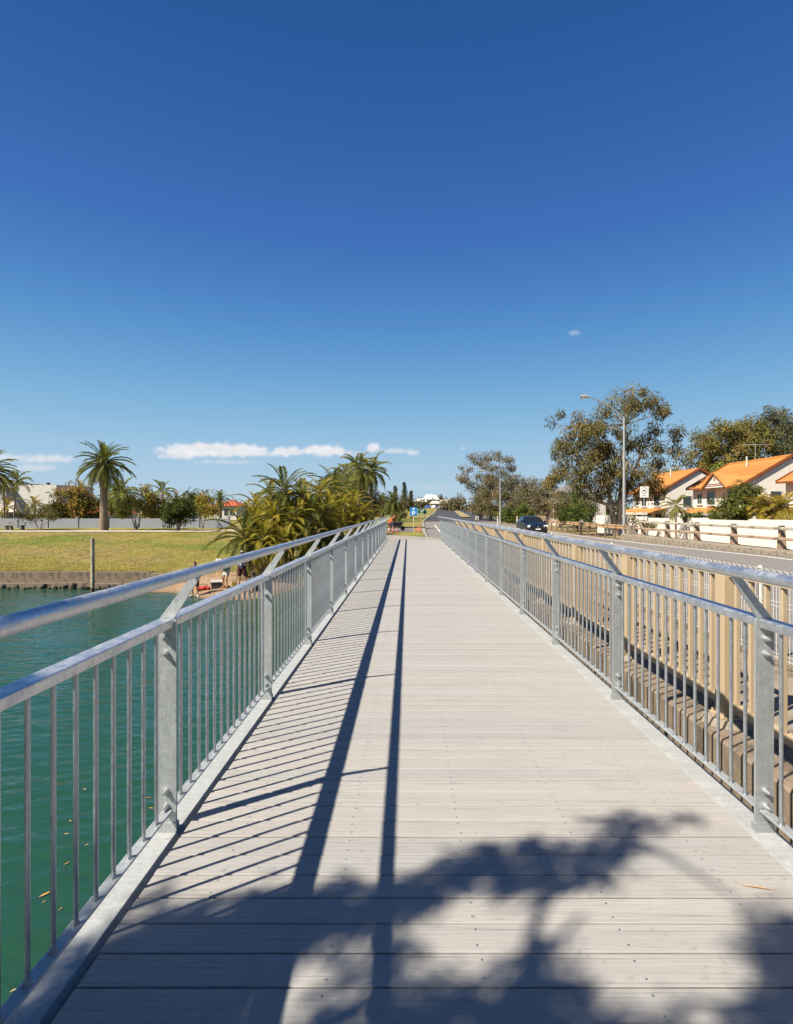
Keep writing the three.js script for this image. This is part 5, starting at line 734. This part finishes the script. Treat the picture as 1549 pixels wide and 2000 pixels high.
// ---------------------------------------------------------------- the oncoming dark blue car
{
  const d = 42, g = thing('hatchback_car', 'dark blue hatchback car coming towards the viewer on the road', 'car', [wx(1051, d), hroad(d), -d], 0.02), paint = mat(C(.004, .007, .012), .4, 0, { clearcoat: .35, clearcoatRoughness: .15 }), glass = mat(C(.012, .016, .018), .1), trim = mat(C(.012, .012, .013), .55);
  // lofted sections along the car, front at z = 0: [z, half width, sill, belt, roof half width, roof height]
  const S = [[.02, .62, .32, .62, .5, .66], [-.12, .78, .22, .70, .62, .76], [-.45, .84, .20, .82, .70, .86], [-1.0, .86, .20, .92, .72, .98], [-1.25, .865, .20, .95, .70, 1.02], [-1.9, .87, .20, .95, .60, 1.40], [-2.5, .87, .20, .96, .58, 1.46], [-3.3, .86, .20, .97, .57, 1.44], [-3.85, .84, .22, .96, .60, 1.1], [-4.15, .78, .30, .88, .62, .95], [-4.2, .66, .36, .8, .55, .85]];
  const ring = ([z, w, s, b, rw, r]) => [V(-w * .92, s, z), V(-w, s + .12, z), V(-w, b - .08, z), V(-w * .96, b, z), V(-rw, Math.max(b + .005, r - .03), z), V(-rw * .7, Math.max(b + .01, r), z), V(rw * .7, Math.max(b + .01, r), z), V(rw, Math.max(b + .005, r - .03), z), V(w * .96, b, z), V(w, b - .08, z), V(w, s + .12, z), V(w * .92, s, z)];
  const b = new MB(), gl = new MB(), N = 12, pos = [];
  const bg = new THREE.BufferGeometry(), idx = []; for (const s of S) for (const v of ring(s)) pos.push(v.x, v.y, v.z);
  for (let i = 0; i < S.length - 1; i++) for (let j = 0; j < N; j++) { const a = i * N + j, c = i * N + (j + 1) % N; idx.push(a, c, a + N, c, c + N, a + N); }
  for (let j = 1; j < N - 1; j++) { idx.push(0, j + 1, j); const o = (S.length - 1) * N; idx.push(o, o + j, o + j + 1); }
  bg.setAttribute('position', new THREE.Float32BufferAttribute(pos, 3)); bg.setIndex(idx.map((v, i) => i % 3 === 1 ? idx[i + 1] : i % 3 === 2 ? idx[i - 1] : v)); const nb = bg.toNonIndexed(); nb.computeVertexNormals(); nb.setAttribute('uv', new THREE.Float32BufferAttribute(new Float32Array(nb.attributes.position.count * 2), 2));
  mesh('body', nb, paint, g);
  const off = .012; const ws = new MB().quad(V(-.64, 1.0, -1.25 + .05), V(.64, 1.0, -1.25 + .05), V(.52, 1.37, -1.87 + .05), V(-.52, 1.37, -1.87 + .05)).build('windscreen', glass, g);
  for (const s of [-1, 1]) {
    const q = [V(s * .80, 1.0, -1.45), V(s * .63, 1.36, -1.95), V(s * .60, 1.41, -3.1), V(s * .79, 1.01, -3.5)]; const sg = new MB(); s < 0 ? sg.quad(q[3], q[0], q[1], q[2]) : sg.quad(q[0], q[3], q[2], q[1]); const w = sg.build('side_window', glass, g); w.position.x = s * .035;
    new MB().hexa([V(s * .62 - .17, .60, .04), V(s * .62 + .17, .62, -.06), V(s * .62 + .17, .62, -.2), V(s * .62 - .17, .60, -.2), V(s * .62 - .15, .74, -.06), V(s * .62 + .17, .78, -.2), V(s * .62 + .17, .78, -.32), V(s * .62 - .15, .74, -.3)]).build('headlight', mat(C(.75, .77, .78), .15), g);
    new MB().tube([V(s * .86, 1.02, -1.45), V(s * .98, 1.04, -1.45), V(s * 1.02, 1.04, -1.45)], [.05, .085, .05], 8).build('mirror', paint, g);
    for (const z of [-.78, -3.4]) { const w = new MB().tube([V(s * .66, .31, z), V(s * .70, .31, z), V(s * .86, .31, z), V(s * .88, .31, z)], [.28, .31, .31, .28], 18).build('wheel', trim, g); new MB().tube([V(s * .86, .31, z), V(s * .885, .31, z)], .19, 12).build('rim', M.bolt, w); }
  }
  new MB().box(-.42, .42, .44, .58, -.02, .035).build('grille', trim, g); new MB().box(-.6, .6, .24, .36, -.1, .02).build('air_intake', trim, g); new MB().box(-.19, .19, .40, .5, .036, .045).build('number_plate', mat(C(.75, .74, .68), .6), g); new MB().tube([V(0, .62, .02), V(0, .62, .045)], .05, 12).build('badge', M.bolt, g);
}
// ---------------------------------------------------------------- people on the bank: one skin surface from a smooth union of tapered bones
function sdMesh(bones, cell, k = .03, grow = 0) {
  let lo = V(1e9, 1e9, 1e9), hi = V(-1e9, -1e9, -1e9);
  for (const [a, b, r0, r1] of bones) for (const p of [a, b]) { const r = Math.max(r0, r1) + grow + .03; lo.min(p.clone().addScalar(-r)); hi.max(p.clone().addScalar(r)); }
  const n = [0, 1, 2].map(i => Math.ceil((hi.getComponent(i) - lo.getComponent(i)) / cell) + 2), [nx, ny, nz] = n, F = new Float32Array(nx * ny * nz).fill(9), id = (i, j, l) => i + nx * (j + ny * l);
  for (const [a, b, r0, r1] of bones) {
    const R = Math.max(r0, r1) + grow + .08, bx = b.x - a.x, by = b.y - a.y, bz = b.z - a.z, bb = bx * bx + by * by + bz * bz || 1e-9;
    const mn = a.clone().min(b).addScalar(-R).sub(lo).divideScalar(cell), mx = a.clone().max(b).addScalar(R).sub(lo).divideScalar(cell);
    for (let l = Math.max(0, Math.floor(mn.z)); l < Math.min(nz, mx.z + 1); l++) for (let j = Math.max(0, Math.floor(mn.y)); j < Math.min(ny, mx.y + 1); j++) for (let i = Math.max(0, Math.floor(mn.x)); i < Math.min(nx, mx.x + 1); i++) {
      const px = lo.x + i * cell - a.x, py = lo.y + j * cell - a.y, pz = lo.z + l * cell - a.z, t = clamp((px * bx + py * by + pz * bz) / bb, 0, 1), d = Math.hypot(px - bx * t, py - by * t, pz - bz * t) - lerp(r0, r1, t) - grow, q = id(i, j, l), f = F[q], h = Math.max(0, k - Math.abs(f - d)) / k; F[q] = Math.min(f, d) - h * h * k * .25;
    }
  }
  const vi = new Int32Array(F.length).fill(-1), pos = [], idx = [], C8 = [[0, 0, 0], [1, 0, 0], [0, 1, 0], [1, 1, 0], [0, 0, 1], [1, 0, 1], [0, 1, 1], [1, 1, 1]], E = [[0, 1], [2, 3], [4, 5], [6, 7], [0, 2], [1, 3], [4, 6], [5, 7], [0, 4], [1, 5], [2, 6], [3, 7]];
  for (let l = 0; l < nz - 1; l++) for (let j = 0; j < ny - 1; j++) for (let i = 0; i < nx - 1; i++) {
    const v = C8.map(c => F[id(i + c[0], j + c[1], l + c[2])]); let m = 0, x = 0, y = 0, z = 0;
    for (const [a, b] of E) if ((v[a] < 0) !== (v[b] < 0)) { const t = v[a] / (v[a] - v[b]); x += lerp(C8[a][0], C8[b][0], t); y += lerp(C8[a][1], C8[b][1], t); z += lerp(C8[a][2], C8[b][2], t); m++; }
    if (m) { vi[id(i, j, l)] = pos.length / 3; pos.push(lo.x + (i + x / m) * cell, lo.y + (j + y / m) * cell, lo.z + (l + z / m) * cell); }
  }
  const quad = (a, b, c, d, f) => { if (a < 0 || b < 0 || c < 0 || d < 0) return; f ? idx.push(a, b, c, a, c, d) : idx.push(a, c, b, a, d, c); };
  for (let l = 1; l < nz - 1; l++) for (let j = 1; j < ny - 1; j++) for (let i = 1; i < nx - 1; i++) {
    const f = F[id(i, j, l)] < 0;
    if (f !== F[id(i + 1, j, l)] < 0) quad(vi[id(i, j - 1, l - 1)], vi[id(i, j, l - 1)], vi[id(i, j, l)], vi[id(i, j - 1, l)], f);
    if (f !== F[id(i, j + 1, l)] < 0) quad(vi[id(i - 1, j, l - 1)], vi[id(i - 1, j, l)], vi[id(i, j, l)], vi[id(i, j, l - 1)], f);
    if (f !== F[id(i, j, l + 1)] < 0) quad(vi[id(i - 1, j - 1, l)], vi[id(i, j - 1, l)], vi[id(i, j, l)], vi[id(i - 1, j, l)], f);
  }
  const g = new THREE.BufferGeometry(); g.setAttribute('position', new THREE.Float32BufferAttribute(pos, 3)); g.setAttribute('uv', new THREE.Float32BufferAttribute(new Float32Array(pos.length / 3 * 2), 2)); g.setIndex(idx); g.computeVertexNormals(); return g;
}
const STAND = { pelvis: [0, .93, 0], chest: [0, 1.27, 0], neck: [0, 1.45, .01], head: [0, 1.575, .03], shL: [-.175, 1.40, 0], elL: [-.23, 1.13, -.02], wrL: [-.22, .89, .06], shR: [.175, 1.40, 0], elR: [.23, 1.13, -.02], wrR: [.22, .89, .06], hipL: [-.09, .90, 0], knL: [-.11, .49, .03], anL: [-.12, .075, -.02], toL: [-.15, .03, .14], hipR: [.09, .90, 0], knR: [.11, .49, .03], anR: [.12, .075, -.02], toR: [.15, .03, .14] };
function person(label, pos, ry, pose, look, group) {
  const g = thing('person', label, 'person', pos, ry, group), J = {}; g.scale.setScalar(1.07); for (const [k, v] of Object.entries({ ...STAND, ...pose })) J[k] = V(...v);
  const up = J.head.clone().sub(J.neck).normalize(), fw = look.face ? V(...look.face).normalize() : V(0, -.1, 1).normalize(), rt = up.clone().cross(fw).normalize(), o = (p, u, f, r) => p.clone().addScaledVector(up, u).addScaledVector(fw, f).addScaledVector(rt, r);
  const torso = [[J.pelvis.clone().add(V(-.06, 0, 0)), J.chest.clone().add(V(-.07, 0, 0)), .115, .125], [J.pelvis.clone().add(V(.06, 0, 0)), J.chest.clone().add(V(.07, 0, 0)), .115, .125], [J.chest, J.neck, .12, .055], [J.shL, J.shR, .06, .06]];
  const armU = s => [J['sh' + s], J['el' + s], .055, .044], armL = s => [J['el' + s], J['wr' + s], .042, .028], legU = s => [J['hip' + s], J['kn' + s], .088, .058], legL = s => [J['kn' + s], J['an' + s], .055, .035], foot = s => [J['an' + s].clone().add(V(0, -.02, 0)), J['to' + s], .038, .032];
  const head = [[o(J.head, -.05, .035, 0), o(J.head, .04, 0, 0), .07, .096], [o(J.head, .0, .09, 0), o(J.head, -.02, .115, 0), .013, .017], [o(J.head, 0, 0, .09), o(J.head, .02, -.005, .098), .02, .02], [o(J.head, 0, 0, -.09), o(J.head, .02, -.005, -.098), .02, .02], [o(J.head, -.085, .07, -.02), o(J.head, -.085, .07, .02), .016, .016], [J.neck, J.head, .052, .05]];
  const body = [sdMesh([...torso, ...head, armU('L'), armL('L'), armU('R'), armL('R'), legU('L'), legL('L'), legU('R'), legL('R'), foot('L'), foot('R')], .018)];
  for (const s of ['L', 'R']) { // hands: palm and five bent fingers
    const d = J['wr' + s].clone().sub(J['el' + s]).normalize(), sd = V(s === 'L' ? 1 : -1, 0, 0).addScaledVector(d, -d.x * (s === 'L' ? 1 : -1)).normalize(), nr = d.clone().cross(sd), w = J['wr' + s], P = (a, b, c) => w.clone().addScaledVector(d, a).addScaledVector(sd, b).addScaledVector(nr, c), bones = [[w, P(.05, 0, 0), .026, .03], [P(.04, -.02, 0), P(.085, -.022, 0), .015, .014], [P(.04, .02, 0), P(.085, .022, 0), .016, .014]];
    [[-.03, .055], [-.011, .068], [.009, .074], [.028, .066]].forEach(([b, l]) => { bones.push([P(.085, b, 0), P(.085 + l * .6, b * 1.1, .012), .0092, .0085], [P(.085 + l * .6, b * 1.1, .012), P(.085 + l, b * 1.1, .034), .0085, .0075]); });
    bones.push([P(.025, .025, 0), P(.055, .055, .012), .012, .01], [P(.055, .055, .012), P(.085, .06, .024), .01, .008]); body.push(sdMesh(bones, .006, .008));
  }
  mesh('body', mergeGeometries(body), mat(C(...(look.skin || [.42, .25, .16])), .6), g);
  const shirtB = [...torso.slice(0, 2), [J.chest, J.chest.clone().lerp(J.neck, .75), .12, .07], [J.shL, J.shR, .06, .06], [J.shL, J.shL.clone().lerp(J.elL, look.sleeve ?? .7), .055, .05], [J.shR, J.shR.clone().lerp(J.elR, look.sleeve ?? .7), .055, .05]];
  const sg = sdMesh(shirtB, .018, .03, .016); if (look.plaid) { const p = sg.attributes.position, uv = sg.attributes.uv; for (let i = 0; i < p.count; i++) uv.setXY(i, (p.getX(i) + p.getZ(i) * .7) * 5, p.getY(i) * 5); }
  mesh('shirt', sg, mat(look.plaid ? C(1, 1, 1) : C(...look.shirt), .9, 0, look.plaid ? { map: canvasTex(64, 64, c => { c.fillStyle = '#e8e6ea'; c.fillRect(0, 0, 64, 64); c.fillStyle = '#1c2340'; c.fillRect(0, 0, 34, 64); c.globalAlpha = .75; c.fillRect(0, 0, 64, 34); }) } : {}), g); if (look.plaid) { const t = g.children[1].material.map; t.wrapS = t.wrapT = THREE.RepeatWrapping; }
  const f = look.leg ?? .85; mesh('shorts', sdMesh([[J.pelvis.clone().add(V(-.06, .05, 0)), J.hipL, .118, .1], [J.pelvis.clone().add(V(.06, .05, 0)), J.hipR, .118, .1], [J.hipL, J.hipL.clone().lerp(J.knL, f), .092, .082], [J.hipR, J.hipR.clone().lerp(J.knR, f), .092, .082]], .018, .03, .016), mat(C(...look.shorts), .9), g);
  if (look.hair) mesh('hair', sdMesh([[o(J.head, .055, -.012, 0), o(J.head, .0, -.045, 0), .094, .085]], .014), mat(C(...look.hair), .8), g);
  if (look.hat) mesh('hat', sdMesh([[o(J.head, .07, 0, 0), o(J.head, .1, 0, 0), .1, .08], [o(J.head, .06, .04, 0), o(J.head, .055, look.brim ?? .16, 0), .055, .03], ...(look.wide ? [0, 1, 2, 3, 4, 5, 6, 7].map(i => [o(J.head, .055, Math.cos(i * .785) * .06, Math.sin(i * .785) * .06), o(J.head, .045, Math.cos(i * .785) * .16, Math.sin(i * .785) * .16), .03, .02]) : [])], .012), mat(C(...look.hat), .9), g);
  if (look.shoes) for (const s of ['L', 'R']) mesh('shoe', sdMesh([[J['an' + s].clone().add(V(0, -.02, -.02)), J['to' + s].clone().add(V(0, .005, .02)), .046, .042]], .014), mat(C(...look.shoes), .8), g);
  return g;
}
const bankY = (px, d) => ground(wx(px, d), d);
const grp = 'people on the bank';
person('standing man in dark brown shirt looking down beside the water', [wx(381, 27.8), bankY(381, 27.8), -27.8], .1, { head: [0, 1.56, .07], elL: [-.25, 1.14, .02], wrL: [-.1, 1.06, .24], elR: [.25, 1.14, .02], wrR: [.1, 1.04, .25], toL: [-.2, .03, .1], toR: [.18, .03, .12] }, { face: [0, -.35, 1], shirt: [.05, .025, .015], shorts: [.12, .03, .02], hair: [.015, .01, .008], skin: [.40, .23, .14], leg: .8, shoes: [.5, .45, .4] }, grp);
person('person in teal shirt and pale shorts bending forward on the sand', [wx(440, 29), bankY(440, 29), -29], -.5, { pelvis: [0, .93, -.12], chest: [-.04, 1.18, .12], neck: [-.06, 1.3, .26], head: [-.07, 1.38, .36], shL: [-.2, 1.26, .16], shR: [.14, 1.28, .2], elL: [-.27, .98, .2], wrL: [-.22, .78, .3], elR: [.22, 1.06, .3], wrR: [.14, .86, .42], hipL: [-.09, .9, -.1], hipR: [.09, .9, -.1] }, { face: [0, -.6, .8], shirt: [.05, .17, .17], shorts: [.5, .45, .4], hat: [.75, .7, .62], wide: true, skin: [.42, .22, .12], leg: .55 }, grp);
person('person in plaid shirt and dark red shorts with back turned', [wx(472, 29.9), bankY(472, 29.9), -29.9], Math.PI + .2, { elL: [-.26, 1.13, .0], wrL: [-.2, .98, .2], elR: [.26, 1.13, 0], wrR: [.2, .98, .2], knL: [-.16, .49, .02], anL: [-.22, .075, 0], toL: [-.26, .03, .14] }, { plaid: true, shorts: [.06, .012, .015], hat: [.6, .55, .5], hair: [.02, .015, .01], skin: [.36, .2, .12], leg: .95, shoes: [.05, .05, .06] }, grp);
person('seated person in black cap below the palm clump', [wx(498, 28.6), bankY(498, 28.6) - .03, -28.6], -.2, { pelvis: [0, .14, 0], chest: [0, .47, .05], neck: [0, .64, .09], head: [0, .765, .13], shL: [-.175, .59, .06], shR: [.175, .59, .06], elL: [-.25, .36, .16], elR: [.25, .36, .16], wrL: [-.12, .33, .38], wrR: [.12, .33, .38], hipL: [-.1, .13, .05], hipR: [.1, .13, .05], knL: [-.16, .42, .42], knR: [.16, .42, .42], anL: [-.14, .07, .62], anR: [.14, .07, .62], toL: [-.16, .03, .78], toR: [.16, .03, .78] }, { shirt: [.06, .045, .04], shorts: [.05, .05, .06], hat: [.012, .012, .014], skin: [.42, .24, .15], leg: .9 }, grp);
{ const d = 46, w = person('crouching worker in orange vest past the bridge end', [wx(764, d), 0.0, -d], 1.2, { pelvis: [0, .5, -.15], chest: [0, .82, .06], neck: [0, .96, .16], head: [0, 1.06, .24], shL: [-.175, .93, .1], shR: [.175, .93, .1], elL: [-.25, .68, .2], elR: [.25, .68, .2], wrL: [-.15, .5, .38], wrR: [.15, .5, .38], hipL: [-.1, .48, -.12], hipR: [.1, .48, -.12], knL: [-.15, .5, .3], knR: [.15, .3, .15], anL: [-.14, .075, .1], anR: [.14, .075, -.2], toL: [-.16, .03, .28], toR: [.16, .03, -.02] }, { face: [0, -.5, 1], shirt: [.45, .10, .025], shorts: [.02, .025, .05], leg: .98, hat: [.4, .1, .03], skin: [.4, .24, .15], shoes: [.03, .03, .03] });
  const cone = new THREE.LatheGeometry([[.0, .0], [.2, 0], [.2, .04], [.14, .05], [.035, .68], [0, .7]].map(p => new THREE.Vector2(...p)), 16), band = new THREE.LatheGeometry([[.104, .27], [.084, .4]].map(p => new THREE.Vector2(...p)), 16), om = mat(C(.55, .09, .02), .6);
  [[768, 42.6, 'orange traffic cone nearest the bridge end'], [775, 43.4, 'orange traffic cone right of the crouching worker'], [760, 44.6, 'orange traffic cone half hidden behind the railing end']].forEach(([px, dd, label]) => { const c = thing('traffic_cone', label, 'cone', [wx(px, dd), ground(wx(px, dd), dd) + .02, -dd], 0, 'traffic cones'); c.scale.setScalar(.62); mesh('cone_body', cone, om, c); mesh('reflective_band', band, mat(C(.8, .8, .78), .4), c); });
  const p = thing('wheelbarrow', 'dark wheelbarrow beside the crouching worker', 'wheelbarrow', [wx(775, 46), .0, -46], .4); new MB().hexa([V(-.3, .35, .25), V(.3, .35, .25), V(.3, .35, -.25), V(-.3, .35, -.25), V(-.48, .72, .34), V(.5, .72, .34), V(.5, .72, -.34), V(-.48, .72, -.34)]).build('tray', mat(C(.02, .03, .06), .5), p); new MB().tube([V(.55, .2, -.05), V(.55, .2, .05)], .2, 14).build('wheel', M.darkIn, p); for (const z of [-.25, .25]) new MB().tube([V(.55, .2, z * .3), V(-.2, .34, z), V(-.9, .6, z)], .02, 6).tube([V(-.25, .33, z), V(-.35, 0, z)], .018, 6).build('handle', M.timber, p); }
// fishing gear on the sand
{ const R = rng(700), c = thing('cool_box', 'black cool box with pale lid on the sand between the people', 'cool box', [wx(425, 29.2), bankY(425, 29.2), -29.2], .3); new MB().hexa([V(-.3, 0, .2), V(.3, 0, .2), V(.3, 0, -.2), V(-.3, 0, -.2), V(-.34, .32, .23), V(.34, .32, .23), V(.34, .32, -.23), V(-.34, .32, -.23)]).build('box', M.darkIn, c); new MB().prism(roundRect(-.36, .36, .321, .38, .02, 2), -.25, .25).build('lid', mat(C(.55, .5, .5), .6), c); new MB().tube([V(-.35, .25, 0), V(-.42, .3, 0), V(.42, .3, 0), V(.35, .25, 0)].map(v => v.clone().add(V(0, .16, 0))), .012, 6).build('handle', M.white, c);
  const bag = thing('red_bag', 'red and dark bag lying on the sand by the standing man', 'bag', [wx(398, 28.8), bankY(398, 28.8), -28.8], .2); mesh('sack', sdMesh([[V(-.3, .1, 0), V(.25, .1, .02), .12, .1], [V(0, .12, .05), V(.15, .14, -.05), .12, .1]], .02), mat(C(.42, .04, .025), .9), bag); new MB().tube([V(-.25, .2, 0), V(-.1, .32, 0), V(.1, .32, 0), V(.22, .2, 0)], .015, 6).build('strap', M.darkIn, bag);
  const tub = thing('bait_bucket', 'small yellow bucket near the plaid shirted person', 'bucket', [wx(458, 29.2), bankY(458, 29.2), -29.2]); mesh('tub', new THREE.LatheGeometry([[0, 0], [.1, 0], [.13, .26], [.12, .26], [.095, .015], [0, .015]].map(q => new THREE.Vector2(...q)), 14), mat(C(.65, .5, .03), .5), tub); new MB().tube([V(-.13, .25, 0), V(-.09, .35, 0), V(.09, .35, 0), V(.13, .25, 0)], .008, 5).build('handle', M.bolt, tub);
  const log = thing('driftwood', 'dark driftwood branch lying on the sand by the railing', 'driftwood', [wx(545, 27.3), bankY(545, 27.3), -27.3]); limb(new MB(), V(0, 0, 0), V(1, 0, 0), .1, .1, R); const lb2 = new MB(); limb(lb2, V(-1.2, .05, .1), V(1.1, .12, -.2), .09, .04, R, .05, 8, 7); limb(lb2, V(.2, .1, -.1), V(.7, .3, .3), .04, .015, R, .05, 5, 6); lb2.build('branch', M.barkDark, log); }
// ---------------------------------------------------------------- fallen leaves on the water and bits of litter on the boards
{ const R = rng(710), cols = [[.5, .22, .05], [.55, .35, .12], [.4, .16, .04]].map(c => mat(C(...c), .8, 0, { side: THREE.DoubleSide }));
  const lg = [0, 1, 2].map(k => { const b = new MB(), n = 6, bend = .2 + .2 * k; for (let i = 0; i < n; i++) { const f = t => [V((t - .5), .12 * bend * Math.sin(t * 3.1), bend * .25 * Math.sin(t * 3.1) - .16 * Math.sin(t * Math.PI)), V((t - .5), .12 * bend * Math.sin(t * 3.1), bend * .25 * Math.sin(t * 3.1) + .16 * Math.sin(t * Math.PI))], [a, c] = f(i / n), [d2, e] = f((i + 1) / n); b.quad(a, c, e, d2); } return b.geo(); });
  const fl = [[88, 1748, .17], [130, 1630, .1], [130, 1688, .1], [138, 1605, .09], [166, 1543, .1], [290, 1560, .12], [295, 1580, .12], [27, 1937, .08], [118, 1777, .07], [86, 1763, .06], [170, 1652, .08]]; const order = fl.map(q => q[1]).sort((a, b) => b - a), near = ['nearest', 'second nearest', 'third nearest', 'fourth nearest', 'fifth nearest', 'sixth nearest', 'seventh nearest', 'eighth nearest', 'ninth nearest', 'tenth nearest', 'eleventh nearest', 'farthest', 'farthest']; fl.forEach(([px, py, l], i) => { const d = (EYE - WATER) * FOC / (py - VY), m = mesh('floating_leaf', lg[i % 3], cols[i % 3], null, [wx(px, d), WATER + .014, -d], [0, R() * 6, 0]); m.scale.set(l * .8, .05, l * .5); tag(m, ['brown curled leaf', 'pale yellow leaf', 'rust coloured leaf'][i % 3] + ' floating on the green water, ' + near[order.indexOf(py)] + ' of the floating leaves', 'leaf', 'leaves floating on the creek'); });
  [[330, 1640, .09], [505, 1475, .06], [1480, 1735, .16], [700, 1560, .03], [1330, 1845, .025], [560, 1800, .03], [870, 1730, .025]].forEach(([px, py, l], i) => { const d = EYE * FOC / (py - VY), m = mesh('fallen_leaf', lg[i % 3], cols[(i + 1) % 3], null, [wx(px, d), .004, -d], [0, [.4, .5, -.25, 1, 2, 3, 4][i], 0]); m.scale.set(l, .05, l * .12); tag(m, ['thin dry leaf by the foot of the first left post', 'thin dry leaf among the baluster shadows', 'long thin dry stalk on the boards at the right', 'tiny dry leaf beside the broad rail shadow', 'tiny dry leaf on the sunlit boards at right', 'tiny dry leaf in the tree shade at left', 'tiny dry leaf near the middle of the deck'][i], 'leaf', 'dry leaves on the boards'); }); }
renderer.render(scene, camera);
